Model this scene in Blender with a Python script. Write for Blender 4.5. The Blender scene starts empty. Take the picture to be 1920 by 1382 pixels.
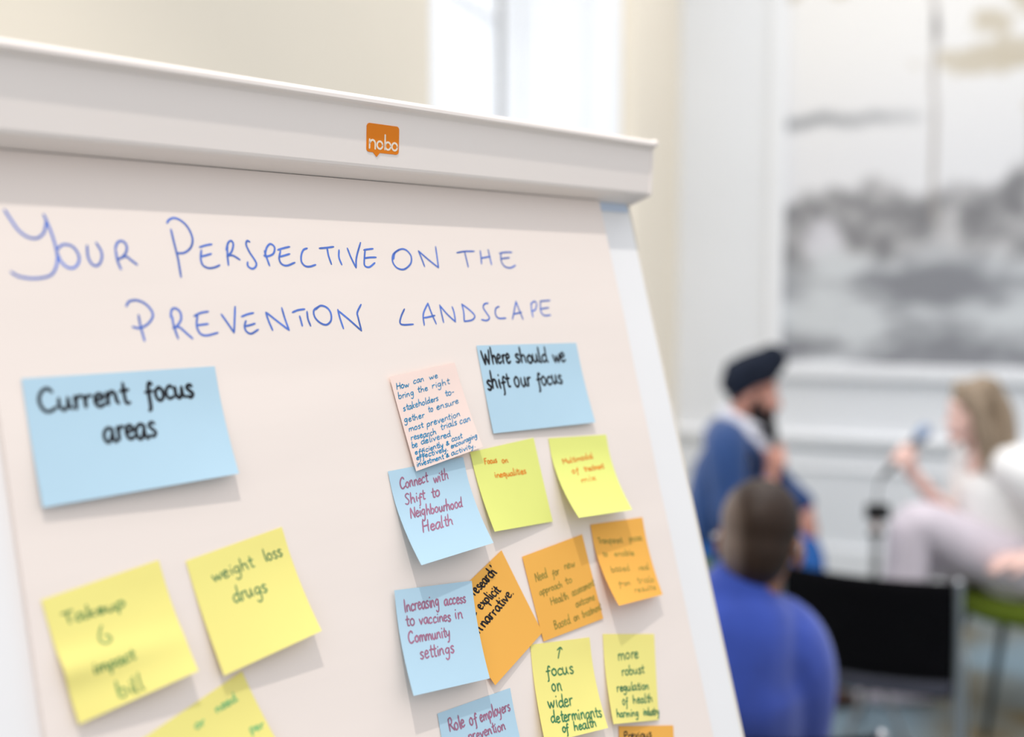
import bpy, bmesh, math, random
from mathutils import Vector, Matrix, noise
random.seed(7)
V = Vector
SC = bpy.context.scene
COL = SC.collection

# ------------------------------------------------------------------ camera
cam_d = bpy.data.cameras.new('camera')
cam = bpy.data.objects.new('camera', cam_d)
COL.objects.link(cam)
cam.location = (0, 0, 1.6)
cam.rotation_euler = (math.radians(90 - 4.678), 0, 0)
cam_d.sensor_width = 36
cam_d.lens = 1978.83 / 1920 * 36
cam_d.clip_start = .05
cam_d.dof.use_dof = True
cam_d.dof.focus_distance = .825
cam_d.dof.aperture_fstop = 2.1
SC.camera = cam

# ------------------------------------------------------------------ light
SC.view_settings.view_transform = 'Standard'
SC.view_settings.look = 'None'
SC.view_settings.gamma = 1
SC.view_settings.exposure = -0.04
world = bpy.data.worlds.new('daylight')
SC.world = world
world.use_nodes = True
world.node_tree.nodes['Background'].inputs[0].default_value = (.93, .955, 1.0, 1)
_n = world.node_tree.nodes; _l = world.node_tree.links
_tc = _n.new('ShaderNodeTexCoord'); _sx = _n.new('ShaderNodeSeparateXYZ'); _mr = _n.new('ShaderNodeMapRange')
_mr.inputs['From Min'].default_value = -.15; _mr.inputs['From Max'].default_value = .9
_mr.inputs['To Min'].default_value = .50; _mr.inputs['To Max'].default_value = 1.55
_dt = _n.new('ShaderNodeVectorMath'); _dt.operation = 'DOT_PRODUCT'; _dt.inputs[1].default_value = (-.94, .34, .1)   # brighter sky on the window side
_m2 = _n.new('ShaderNodeMapRange'); _m2.interpolation_type = 'SMOOTHSTEP'
_m2.inputs['From Min'].default_value = .05; _m2.inputs['From Max'].default_value = .38; _m2.inputs['To Max'].default_value = .42
_ad = _n.new('ShaderNodeMath'); _ad.operation = 'ADD'
_l.new(_tc.outputs['Generated'], _sx.inputs[0]); _l.new(_sx.outputs['Z'], _mr.inputs['Value'])
_l.new(_tc.outputs['Generated'], _dt.inputs[0]); _l.new(_dt.outputs['Value'], _m2.inputs['Value'])
_l.new(_mr.outputs[0], _ad.inputs[0]); _l.new(_m2.outputs[0], _ad.inputs[1]); _l.new(_ad.outputs[0], _n['Background'].inputs[1])

def lamp(name, kind, loc, target, power, color, size=.1, size_y=None, spot=None, blend=.3):
    d = bpy.data.lights.new(name, kind)
    o = bpy.data.objects.new(name, d)
    COL.objects.link(o)
    o.location = loc
    o.rotation_euler = (V(target) - V(loc)).to_track_quat('-Z', 'Y').to_euler()
    d.energy = power
    d.color = color
    if kind == 'AREA':
        d.shape = 'RECTANGLE'; d.size = size; d.size_y = size_y or size
    else:
        d.shadow_soft_size = size
    if spot:
        d.spot_size = math.radians(spot); d.spot_blend = blend
    return o

lamp('ceiling_spotlight', 'SPOT', (-.12, .09, 3.82), (0, .85, 1.4), 122, (1, .95, .9), .022, spot=62, blend=.5)
lamp('stage_spotlight', 'SPOT', (.9, 1.6, 3.8), (1.1, 3.6, .8), 70, (1, .95, .9), .06, spot=70, blend=.7)
lamp('window_daylight', 'AREA', (-1.6, 4.6, 2.2), (1.2, 4.3, 1.2), 30, (.9, .95, 1), 1.6, 2.4)

lamp('background_fill', 'AREA', (1.1, 3.3, 3.95), (1.1, 3.3, 0), 42, (1, .97, .93), 2.6, 2.6)  # unseen overhead fill, added to brighten the walls behind the board

# ------------------------------------------------------------------ materials
def lin(c):
    return tuple(((x / 255) / 12.92 if x / 255 <= .04045 else ((x / 255 + .055) / 1.055) ** 2.4) for x in c)

def mat(name, rgb, rough=.6, metal=0, var=.06, scale=12, bump=0, bscale=60, stretch=(1, 1, 1), trans=0, spec=.3, sheen=0):
    m = bpy.data.materials.new(name); m.use_nodes = True
    nt = m.node_tree; N = nt.nodes; L = nt.links
    b = N['Principled BSDF']
    b.inputs['Roughness'].default_value = rough
    b.inputs['Metallic'].default_value = metal
    b.inputs['Specular IOR Level'].default_value = spec
    if sheen: b.inputs['Sheen Weight'].default_value = sheen
    tc = N.new('ShaderNodeTexCoord'); mp = N.new('ShaderNodeMapping'); mp.inputs['Scale'].default_value = stretch
    L.new(tc.outputs['Object'], mp.inputs['Vector'])
    nz = N.new('ShaderNodeTexNoise'); nz.inputs['Scale'].default_value = scale; nz.inputs['Detail'].default_value = 4
    L.new(mp.outputs[0], nz.inputs['Vector'])
    r = N.new('ShaderNodeValToRGB')
    c = lin(rgb)
    r.color_ramp.elements[0].position = .3; r.color_ramp.elements[1].position = .7
    r.color_ramp.elements[0].color = (*[x * (1 - var) for x in c], 1)
    r.color_ramp.elements[1].color = (*[min(1, x * (1 + var)) for x in c], 1)
    L.new(nz.outputs['Fac'], r.inputs[0]); L.new(r.outputs[0], b.inputs['Base Color'])
    if bump:
        n2 = N.new('ShaderNodeTexNoise'); n2.inputs['Scale'].default_value = bscale; n2.inputs['Detail'].default_value = 3
        L.new(mp.outputs[0], n2.inputs['Vector'])
        bp = N.new('ShaderNodeBump'); bp.inputs['Strength'].default_value = bump; bp.inputs['Distance'].default_value = .002
        L.new(n2.outputs['Fac'], bp.inputs['Height']); L.new(bp.outputs[0], b.inputs['Normal'])
    if trans:
        t = N.new('ShaderNodeBsdfTranslucent'); L.new(r.outputs[0], t.inputs[0])
        mx = N.new('ShaderNodeMixShader'); mx.inputs[0].default_value = trans
        L.new(b.outputs[0], mx.inputs[1]); L.new(t.outputs[0], mx.inputs[2])
        L.new(mx.outputs[0], N['Material Output'].inputs['Surface'])
    return m

M = dict(
    wall=mat('cream_wall_paint', (247, 236, 217), .7, var=.015, scale=2, bump=.05, bscale=200),
    wallb=mat('pale_wall_paint', (238, 240, 243), .7, var=.015, scale=2, bump=.05, bscale=200),
    white=mat('white_gloss_paint', (244, 245, 247), .4, var=.01),
    paper=mat('flipchart_paper', (241, 228, 219), .85, var=.012, scale=3, bump=.4, bscale=5, stretch=(.6, .6, 3.2), spec=.1),
    board=mat('white_board_enamel', (240, 238, 237), .45, var=.01),
    edge=mat('beige_board_edge', (226, 217, 202), .5, var=.02),
    bar=mat('pale_grey_plastic', (250, 239, 231), .42, var=.012, scale=4, bump=.03, bscale=300),
    strip=mat('pale_blue_strip', (205, 218, 236), .5, var=.02),
    orange_logo=mat('orange_logo_plastic', (240, 132, 4), .5, var=.01),
    logo_white=mat('logo_lettering', (250, 236, 215), .5, var=.01),
    blue_note=mat('blue_note_paper', (192, 222, 238), .8, var=.02, bump=.05, bscale=20, trans=.12, spec=.1),
    yellow_note=mat('yellow_note_paper', (255, 242, 146), .8, var=.02, bump=.05, bscale=20, trans=.12, spec=.1),
    lime_note=mat('lime_note_paper', (242, 245, 140), .8, var=.02, bump=.05, bscale=20, trans=.12, spec=.1),
    orange_note=mat('orange_note_paper', (255, 190, 92), .8, var=.02, bump=.05, bscale=20, trans=.12, spec=.1),
    pink_note=mat('pale_pink_note_paper', (255, 230, 219), .8, var=.012, bump=.05, bscale=20, trans=.1, spec=.1),
    ink_blue=mat('blue_marker_ink', (84, 118, 200), .7, var=.25, scale=60),
    ink_black=mat('black_marker_ink', (28, 28, 34), .7, var=.2, scale=60),
    ink_teal=mat('teal_pen_ink', (40, 136, 182), .7, var=.15, scale=60),
    ink_green=mat('green_pen_ink', (62, 126, 84), .7, var=.2, scale=60),
    ink_faint=mat('faint_green_pen_ink', (128, 158, 92), .7, var=.25, scale=60),
    ink_palegreen=mat('pale_green_pen_ink', (150, 205, 130), .7, var=.2, scale=60),
    ink_olive=mat('faint_olive_pen_ink', (176, 148, 66), .7, var=.2, scale=60),
    ink_mauve=mat('mauve_pen_ink', (166, 112, 138), .7, var=.2, scale=60),
    ink_orange=mat('orange_pen_ink', (232, 140, 40), .7, var=.15, scale=60),
    steel=mat('brushed_steel', (190, 192, 196), .28, 1, var=.05),
    grey_metal=mat('grey_painted_metal', (150, 150, 150), .4, .6, var=.05),
    black=mat('black_plastic', (14, 14, 16), .45, var=.1),
    black_fab=mat('black_chair_fabric', (10, 10, 13), .9, var=.15, bump=.2, bscale=400, spec=.1),
    dark_fab=mat('charcoal_seat_edge', (52, 54, 66), .7, var=.1),
    green=mat('olive_green_upholstery', (104, 122, 30), .9, var=.1, bump=.1, bscale=300),
    dark_metal=mat('dark_metal', (40, 50, 54), .4, .5, var=.05),
    suit=mat('blue_suit_wool', (36, 66, 116), .85, var=.12, scale=20, bump=.1, bscale=300, sheen=.2),
    trouser=mat('blue_trouser_cloth', (40, 96, 168), .85, var=.1, scale=20, bump=.1, bscale=300),
    shirt=mat('white_shirt_cotton', (232, 232, 240), .8, var=.02),
    turban=mat('navy_turban_cotton', (16, 24, 40), .9, var=.15, scale=20),
    beard=mat('dark_beard_hair', (38, 28, 28), .8, var=.25, scale=90, bump=.3, bscale=200),
    skin=mat('warm_tan_skin', (206, 150, 132), .55, var=.06, scale=25),
    skin2=mat('fair_pink_skin', (240, 200, 188), .5, var=.05, scale=25),
    skin3=mat('brown_skin', (140, 98, 78), .5, var=.06, scale=25),
    blouse=mat('white_blouse_cotton', (246, 244, 242), .8, var=.02, bump=.1, bscale=40),
    lilac=mat('pale_lilac_trouser_cloth', (216, 206, 214), .85, var=.04, scale=15, bump=.1, bscale=200),
    blond=mat('ash_blond_hair', (148, 130, 110), .5, var=.25, scale=50, bump=.4, bscale=90, stretch=(1, 1, .12)),
    jumper=mat('royal_blue_knit', (52, 76, 166), .9, var=.08, scale=25, bump=.25, bscale=350, sheen=.3),
    eye=mat('eye_white', (235, 232, 228), .2, var=.01),
    iris=mat('dark_iris', (48, 34, 26), .2, var=.05),
    lip=mat('lip_skin', (190, 104, 100), .45, var=.05),
    shoe=mat('brown_shoe_leather', (70, 44, 30), .35, var=.1),
    silver=mat('silver_mic_grille', (150, 168, 196), .35, .8, var=.2, scale=200),
    rosewood=mat('tan_plastic', (186, 150, 136), .5, var=.05),
)

def glass_mat():
    m = bpy.data.materials.new('window_glass'); m.use_nodes = True
    nt = m.node_tree; N = nt.nodes
    g = N.new('ShaderNodeBsdfGlossy'); g.inputs['Roughness'].default_value = .02
    t = N.new('ShaderNodeBsdfTransparent'); mx = N.new('ShaderNodeMixShader'); mx.inputs[0].default_value = .06
    nt.links.new(t.outputs[0], mx.inputs[1]); nt.links.new(g.outputs[0], mx.inputs[2])
    nt.links.new(mx.outputs[0], N['Material Output'].inputs['Surface'])
    return m
M['glass'] = glass_mat()

def hair_mat():                                                       # brown hair greying at the temple
    m = mat('short_brown_hair', (42, 26, 15), .5, var=.3, scale=70, bump=.4, bscale=220)
    nt = m.node_tree; N = nt.nodes; L = nt.links
    tc = N.new('ShaderNodeTexCoord'); sx = N.new('ShaderNodeSeparateXYZ'); L.new(tc.outputs['Object'], sx.inputs[0])
    mr = N.new('ShaderNodeMapRange')
    mr.inputs['From Min'].default_value = -.05; mr.inputs['From Max'].default_value = -.09
    L.new(sx.outputs['X'], mr.inputs['Value'])
    mx = N.new('ShaderNodeMix'); mx.data_type = 'RGBA'
    b = N['Principled BSDF']; src = b.inputs['Base Color'].links[0].from_socket
    L.new(mr.outputs[0], mx.inputs['Factor']); L.new(src, mx.inputs['A']); mx.inputs['B'].default_value = (*lin((140, 124, 116)), 1)
    L.new(mx.outputs['Result'], b.inputs['Base Color'])
    return m
M['hair'] = hair_mat()

def carpet_mat():
    m = mat('patterned_carpet', (128, 146, 156), .95, var=.1, scale=30, bump=.4, bscale=500, spec=.05)
    nt = m.node_tree; N = nt.nodes; L = nt.links
    tc = N.new('ShaderNodeTexCoord'); nz = N.new('ShaderNodeTexNoise'); nz.inputs['Scale'].default_value = 1.3
    nz.inputs['Detail'].default_value = 2
    L.new(tc.outputs['Object'], nz.inputs['Vector'])
    r = N.new('ShaderNodeValToRGB'); r.color_ramp.elements[0].position = .44; r.color_ramp.elements[1].position = .62
    L.new(nz.outputs['Fac'], r.inputs[0])
    mx = N.new('ShaderNodeMix'); mx.data_type = 'RGBA'
    b = N['Principled BSDF']; src = b.inputs['Base Color'].links[0].from_socket
    L.new(r.outputs[0], mx.inputs['Factor']); L.new(src, mx.inputs['A']); mx.inputs['B'].default_value = (*lin((112, 100, 74)), 1)
    L.new(mx.outputs['Result'], b.inputs['Base Color'])
    return m
M['carpet'] = carpet_mat()

# ------------------------------------------------------------------ object helpers
def obj(name, bm, material, parent=None, loc=None, smooth=True, remesh=0, smooth_it=4, subsurf=0, bevel=0):
    """link a bmesh (world coordinates) as ONE object with its origin at loc (or at its parent's origin)"""
    me = bpy.data.meshes.new(name)
    o = bpy.data.objects.new(name, me); COL.objects.link(o)
    base = V(loc) if loc is not None else (V(parent['_o']) if parent and '_o' in parent else V((0, 0, 0)))
    bmesh.ops.translate(bm, verts=bm.verts, vec=-base)
    bm.to_mesh(me); bm.free()
    me.materials.append(material)
    if smooth:
        for p in me.polygons: p.use_smooth = True
    if parent:
        o.parent = parent; o.location = base - V(parent['_o'])
    else:
        o.location = base
    o['_o'] = tuple(base)
    if bevel:
        b = o.modifiers.new('bevel', 'BEVEL'); b.width = bevel; b.segments = 2; b.limit_method = 'ANGLE'; b.angle_limit = .6
        w = o.modifiers.new('wn', 'WEIGHTED_NORMAL'); w.keep_sharp = True
    if remesh:
        r = o.modifiers.new('remesh', 'REMESH'); r.mode = 'VOXEL'; r.voxel_size = remesh; r.use_smooth_shade = True
        s = o.modifiers.new('smooth', 'SMOOTH'); s.factor = .5; s.iterations = smooth_it
    if subsurf:
        s = o.modifiers.new('sub', 'SUBSURF'); s.levels = subsurf; s.render_levels = subsurf
    return o

def tag(o, label=None, cat=None, group=None, kind=None):
    if label: o['label'] = label
    if cat: o['category'] = cat
    if group: o['group'] = group
    if kind: o['kind'] = kind
    return o

def thing(name, loc, label, cat, group=None):
    o = bpy.data.objects.new(name, None); COL.objects.link(o)
    o.location = loc; o['_o'] = tuple(loc); o.empty_display_size = .05
    return tag(o, label, cat, group)

def box(bm, c, size, mtx=None):
    r = bmesh.ops.create_cube(bm, size=1)
    T = Matrix.Translation(c) @ (mtx or Matrix.Identity(4)) @ Matrix.Diagonal((*size, 1))
    bmesh.ops.transform(bm, matrix=T, verts=r['verts'])

def ball(bm, c, radii, rot=None, seg=20, ring=12):
    r = bmesh.ops.create_uvsphere(bm, u_segments=seg, v_segments=ring, radius=1)
    if not hasattr(radii, '__len__'): radii = (radii,) * 3
    bmesh.ops.transform(bm, matrix=Matrix.Translation(c) @ (rot.to_4x4() if rot else Matrix.Identity(4)) @ Matrix.Diagonal((*radii, 1)), verts=r['verts'])

def catmull(P, n=6):
    if len(P) < 3: return list(P)
    out = []
    Q = [P[0] * 2 - P[1]] + list(P) + [P[-1] * 2 - P[-2]]
    for i in range(1, len(Q) - 2):
        a, b, c, d = Q[i - 1:i + 3]
        for k in range(n):
            t = k / n
            out.append(.5 * ((2 * b) + (c - a) * t + (2 * a - 5 * b + 4 * c - d) * t * t + (3 * b - a - 3 * c + d) * t ** 3))
    out.append(P[-1])
    return out

def tube(bm, pts, rad, seg=14, n=5, caps=True, flat=None):
    """closed tapered tube along a smooth path; flat=(axis, factor) squashes the section along an axis"""
    P = [V(p) for p in pts]
    R = [rad] * len(P) if not hasattr(rad, '__len__') else list(rad)
    PR = catmull([V((*p, r)) for p, r in zip([tuple(p) for p in P], R)], n) if len(P) > 2 else [V((*P[0], R[0])), V((*P[1], R[1]))]
    pts = [V(q[:3]) for q in PR]; rr = [max(q[3], 1e-4) for q in PR]
    if caps:                                                          # rounded ends
        d0 = (pts[0] - pts[1]).normalized(); d1 = (pts[-1] - pts[-2]).normalized()
        h = [(math.sin(a), math.cos(a)) for a in (1.3, .9, .45)]
        pts = [pts[0] + d0 * rr[0] * s for s, c in h] + pts + [pts[-1] + d1 * rr[-1] * s for s, c in reversed(h)]
        rr = [rr[0] * c for s, c in h] + rr + [rr[-1] * c for s, c in reversed(h)]
    rings = []
    prev = None
    for i, p in enumerate(pts):
        t = (pts[min(i + 1, len(pts) - 1)] - pts[max(i - 1, 0)]).normalized()
        if prev is None:
            a = t.orthogonal().normalized()
        else:
            a = (prev - t * prev.dot(t)).normalized()
        prev = a
        b = t.cross(a)
        ring = []
        for k in range(seg):
            an = 2 * math.pi * k / seg
            off = (a * math.cos(an) + b * math.sin(an)) * rr[i]
            if flat:
                ax = V(flat[0]).normalized(); off -= ax * off.dot(ax) * (1 - flat[1])
            ring.append(bm.verts.new(p + off))
        rings.append(ring)
    for r0, r1 in zip(rings, rings[1:]):
        for k in range(seg):
            bm.faces.new((r0[k], r0[(k + 1) % seg], r1[(k + 1) % seg], r1[k]))
    bm.faces.new(list(reversed(rings[0]))); bm.faces.new(rings[-1])

def prism(bm, outline, f0, f1):
    """outline of 2-D points, mapped by f0 and f1 to the two ends"""
    a = [bm.verts.new(f0(*p)) for p in outline]; b = [bm.verts.new(f1(*p)) for p in outline]
    n = len(a)
    bm.faces.new(a); bm.faces.new(list(reversed(b)))
    for i in range(n):
        bm.faces.new((a[i], b[i], b[(i + 1) % n], a[(i + 1) % n]))
    bmesh.ops.recalc_face_normals(bm, faces=bm.faces)

NB = bmesh.new

# ------------------------------------------------------------------ the room
CORNER = V((.91, 5.80, 0))
A20 = math.radians(20)
DB = V((math.cos(A20), -math.sin(A20), 0))        # along the back wall, to the right
DL = V((-math.sin(A20), -math.cos(A20), 0))       # along the window wall, towards the camera
HW = 4.0

def bw(s, d, z): return CORNER + DB * s + DL * d + V((0, 0, z))       # d = out into the room
def lw(s, d, z): return CORNER + DL * s - DB * d + V((0, 0, z))       # d = outwards through the window wall

def slab(name, f, s0, s1, d0, d1, z0, z1, m, parent=None, bev=0):
    bm = NB()
    prism(bm, [(s0, d0), (s1, d0), (s1, d1), (s0, d1)], lambda s, d: f(s, d, z0), lambda s, d: f(s, d, z1))
    return obj(name, bm, m, parent, smooth=False, bevel=bev)

bm = NB(); box(bm, (1.5, 3.2, -.05), (9, 9, .1))
tag(obj('floor', bm, M['carpet'], smooth=False), kind='structure')
tag(slab('wall_back', bw, -.15, 4.6, -.15, 0, 0, HW, M['wallb']), kind='structure')
WS0, WS1, WZ0, WZ1, WD = 1.065, 3.265, .45, 3.6, .66
bm = NB()
for s0, s1, z0, z1 in ((0, WS0, 0, HW), (WS1, 6.6, 0, HW), (WS0, WS1, 0, WZ0), (WS0, WS1, WZ1, HW)):
    prism(bm, [(s0, 0), (s1, 0), (s1, WD + .06), (s0, WD + .06)], lambda s, d: lw(s, d, z0), lambda s, d: lw(s, d, z1))
tag(obj('wall_left', bm, M['wall'], smooth=False), kind='structure')
tag(slab('baseboard_back', bw, 0, 4.6, 0, .025, 0, .2, M['white'], bev=.006), kind='structure')
tag(slab('baseboard_left', lw, .03, 6.6, -.025, 0, 0, .2, M['white'], bev=.006), kind='structure')
bm = NB()
prism(bm, [(0, .72), (.02, .735), (.02, .75), (.045, .765), (.05, .78), (.05, .795), (.03, .805), (0, .81)], lambda d, z: bw(.0, d, z), lambda d, z: bw(4.6, d, z))
tag(obj('trim_1', bm, M['white'], smooth=False, bevel=.003), kind='structure')
bm = NB()
prism(bm, [(0, .60), (.015, .605), (.018, .62), (.008, .635), (0, .64)], lambda d, z: bw(.0, d, z), lambda d, z: bw(4.6, d, z))
tag(obj('trim_2', bm, M['white'], smooth=False, bevel=.003), kind='structure')

# window: sash in a deep reveal with panelled shutters folded against the sides
win = thing('window_1', lw((WS0 + WS1) / 2, WD, WZ0), None, None)
win['kind'] = 'structure'
bm = NB()
def wbar(s0, s1, z0, z1, d0=WD - .03, d1=WD + .03):
    prism(bm, [(s0, d0), (s1, d0), (s1, d1), (s0, d1)], lambda s, d: lw(s, d, z0), lambda s, d: lw(s, d, z1))
wbar(WS0, WS0 + .08, WZ0, WZ1); wbar(WS1 - .08, WS1, WZ0, WZ1); wbar(WS0, WS1, WZ0, WZ0 + .09); wbar(WS0, WS1, WZ1 - .08, WZ1)
wbar(WS0, WS1, 2.0, 2.06)
obj('window_frame', bm, M['white'], win, smooth=False, bevel=.004)
bm = NB()
for k in (1, 2): s = WS0 + (WS1 - WS0) * k / 3; wbar(s - .012, s + .012, WZ0 + .09, WZ1 - .08, WD - .015, WD + .015)
for z in (1.2, 2.8): wbar(WS0 + .08, WS1 - .08, z - .012, z + .012, WD - .015, WD + .015)
obj('glazing_bars', bm, M['white'], win, smooth=False)
bm = NB(); wbar(WS0 + .08, WS1 - .08, WZ0 + .09, WZ1 - .08, WD - .002, WD + .002)
obj('window_glass', bm, M['glass'], win, smooth=False)
bm = NB(); wbar(WS0 - .0, WS1, WZ0 - .03, WZ0 + .002, -.04, WD - .03)
obj('window_sill', bm, M['white'], win, smooth=False, bevel=.005)
for side, s0, s1 in (('far', WS0 + .002, WS0 + .03), ('near', WS1 - .03, WS1 - .002)):
    sgn = 1 if side == 'far' else -1
    face = s1 if side == 'far' else s0
    bm = NB()
    wbar(min(s0, s1), max(s0, s1), WZ0 + .01, WZ1 - .01, .06, WD - .05)
    def rail(d0, d1, z0, z1): wbar(min(face, face + sgn * .014), max(face, face + sgn * .014), z0, z1, d0, d1)
    rail(.06, .16, WZ0 + .01, WZ1 - .01); rail(WD - .14, WD - .05, WZ0 + .01, WZ1 - .01)
    for z0, z1 in ((WZ0 + .01, WZ0 + .14), (1.95, 2.16), (WZ1 - .15, WZ1 - .01)): rail(.16, WD - .14, z0, z1)
    for z0, z1 in ((WZ0 + .2, 1.89), (2.22, WZ1 - .21)): wbar(min(face, face + sgn * .01), max(face, face + sgn * .01), z0, z1, .22, WD - .2)
    obj('shutter_panel', bm, M['white'], win, smooth=False, bevel=.004)

# ------------------------------------------------------------------ framed landscape
PS0, PW, PZ0, PH, FW = .485, 2.05, 1.10, 2.35, .075
pic = thing('framed_picture', bw(PS0 + PW / 2, 0, PZ0), 'large grey misty landscape with thin trees in a white frame on the back wall', 'picture')
bm = NB()
for s0, s1, z0, z1 in ((0, FW, 0, PH), (PW - FW, PW, 0, PH), (FW, PW - FW, 0, FW), (FW, PW - FW, PH - FW, PH)):
    prism(bm, [(s0, z0), (s1, z0), (s1, z1), (s0, z1)], lambda s, z: bw(PS0 + s, .004, PZ0 + z), lambda s, z: bw(PS0 + s, .055, PZ0 + z))
obj('frame', bm, M['white'], pic, smooth=False, bevel=.006)
NX, NZ = 150, 170
bm = NB(); cols = []
cl = bm.loops.layers.float_color.new('paint')
def fb(x, z, s, k=0): return noise.fractal(V((x * s, z * s, k)), 1, 2, 4)
def sstep(a, b, x): t = max(0, min(1, (x - a) / (b - a))); return t * t * (3 - 2 * t)
def mixc(a, b, t): return [p + (q - p) * t for p, q in zip(a, b)]
def paint(a, z):                                                     # a, z metres from the canvas corner
    c = mixc([236, 235, 236], [246, 243, 239], sstep(.9, 2.0, z))
    n1 = fb(a, z, 3.0); n2 = fb(a, z, 9.0, 3)
    band = math.exp(-((z - 1.285 - .02 * fb(a, 0, 7, 9)) / .03) ** 2) * sstep(.75, .55, a) * (.75 + .5 * n1)
    c = mixc(c, [140, 142, 145], max(0, min(.85, band)))
    top = .86 + .12 * fb(a, 0, 3.5, 5) + .08 * sstep(.1, .3, a) + .16 * sstep(1.0, 1.3, a)
    g = sstep(top + .05, top - .05, z + .04 * n2)
    scrub = mixc([206, 204, 204], [132, 131, 133], max(0, min(1, .5 + 1.1 * n1 + .6 * n2)))
    scrub = mixc(scrub, [226, 224, 230], sstep(.14, .05, math.hypot(a - .23, (z - .66) * .8)) * .8)
    c = mixc(c, scrub, g)
    m = fb(a * .6, z * 1.8, 3.2, 11)
    meadow = mixc([212, 215, 217], [138, 139, 144], max(0, min(1, .42 + 1.25 * m + .3 * n2)))
    c = mixc(c, meadow, sstep(.66, .5, z + .1 * n1))
    for x0, w, za, zb, lean in ((.76, .016, .78, 3, -.03), (1.19, .02, .98, 3, .02), (1.62, .02, .9, 3, .01)):
        xx = x0 + lean * (z - .9) + .008 * fb(0, z, 4, x0)
        c = mixc(c, [176, 169, 163], sstep(w, w * .5, abs(a - xx)) * sstep(za - .05, za, z) * .85)
        c = mixc(c, [126, 122, 121], sstep(w * 1.4, w * .5, abs(a - xx - .005)) * math.exp(-((z - 1.68 - x0 * .05) / .07) ** 2))
    for x0, z0, rx, rz in ((1.0, 1.73, .13, .07), (.95, 1.53, .26, .06), (1.15, 1.58, .2, .08), (1.3, 1.83, .25, .14), (1.35, 1.3, .2, .06), (.05, 1.93, .06, .05), (.27, 1.96, .1, .06), (1.6, 2.0, .4, .14)):
        d = ((a - x0) / rx) ** 2 + ((z - z0) / rz) ** 2
        c = mixc(c, [206, 195, 174], sstep(1.2, .3, d + .9 * n2 + .5 * n1) * .85)
    return lin([max(0, min(255, v)) for v in c])
gv = [[bm.verts.new(bw(PS0 + FW * .6 + (PW - 1.2 * FW) * i / NX, .02, PZ0 + FW * .6 + (PH - 1.2 * FW) * j / NZ)) for j in range(NZ + 1)] for i in range(NX + 1)]
pc = [[paint((PW - 1.2 * FW) * i / NX, (PH - 1.2 * FW) * j / NZ) for j in range(NZ + 1)] for i in range(NX + 1)]
for i in range(NX):
    for j in range(NZ):
        f = bm.faces.new((gv[i][j], gv[i + 1][j], gv[i + 1][j + 1], gv[i][j + 1]))
        for lp, (p, q) in zip(f.loops, ((i, j), (i + 1, j), (i + 1, j + 1), (i, j + 1))): lp[cl] = (*pc[p][q], 1)
pm = bpy.data.materials.new('landscape_painting'); pm.use_nodes = True
vc = pm.node_tree.nodes.new('ShaderNodeVertexColor'); vc.layer_name = 'paint'
pm.node_tree.links.new(vc.outputs[0], pm.node_tree.nodes['Principled BSDF'].inputs['Base Color'])
pm.node_tree.nodes['Principled BSDF'].inputs['Roughness'].default_value = .6
cv = obj('canvas', bm, pm, pic, smooth=False)
so = cv.modifiers.new('solid', 'SOLIDIFY'); so.thickness = .012; so.offset = -1

# ------------------------------------------------------------------ flipchart
BO = V((-.070295, .80821, 1.425496))                 # centre of the sheet
BX = V((.699966, .714176, 0)); BY = V((-.194679, .190805, .96213)); BZ = V((.68713, -.673458, .272592))
def bd(x, y, h): return BO + (BX * x + BY * y + BZ * h) * .001         # millimetres on the board

ROOT = V((-.07, .81, 0))
chart = thing('flipchart_easel', ROOT, 'white flipchart easel leaning back with a pale grey clamp bar along its top', 'flipchart')
def bbox_(name, x0, x1, y0, y1, h0, h1, m, parent=chart, bev=.001):
    bm = NB()
    prism(bm, [(x0, y0), (x1, y0), (x1, y1), (x0, y1)], lambda x, y: bd(x, y, h0), lambda x, y: bd(x, y, h1))
    return obj(name, bm, m, parent, smooth=False, bevel=bev)
bbox_('board', -355, 355, -720, 262, -19, -7.3, M['board'])
for x0, sg in ((355, 1), (-355, -1)):
    bm = NB()
    prism(bm, [(-.5, -7.2), (1.5, -7.0), (3.5, -7.6), (5.5, -9.5), (6.2, -12), (6, -20), (-.5, -20)], lambda a, h: bd(x0 + sg * a, -722, h), lambda a, h: bd(x0 + sg * a, 268, h))
    tag(obj('edge_trim', bm, M['edge'], chart, smooth=False), 'beige plastic edge of the board')
bbox_('under_bar_strip', -352, 352, 258.5, 272, -7.3, -5.4, M['strip'])  # thin pale blue strip on the board along the bar's lower edge
bm = NB()
prof = [(266.5, -18), (267.2, 3), (267.6, 10), (268.2, 19), (269.0, 21.4), (270.8, 22.6), (311, 36), (312.5, 38.5), (312.8, 41.6), (313.6, 43), (316, 43.6), (318.6, 43), (320.5, 40), (322, 33), (323, 20), (323, -18)]
prism(bm, prof, lambda y, h: bd(-358, y, h), lambda y, h: bd(355, y, h))
bar = obj('clamp_bar', bm, M['bar'], chart, smooth=False)
for x0, x1 in ((355, 359.5), (-362.5, -358)):
    bm = NB()
    prism(bm, [(y + (.8 if y > 300 else -.8), h + .9) for y, h in prof[1:-1]] + [(323.8, -19), (266, -19)], lambda y, h: bd(x0, y, h), lambda y, h: bd(x1, y, h))
    tag(obj('end_cap', bm, M['bar'], chart, smooth=False, bevel=.0012), 'white plastic end cap of the clamp bar')
def facey(y): return 22.6 + (y - 270.8) * (36 - 22.6) / (311 - 270.8)
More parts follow.
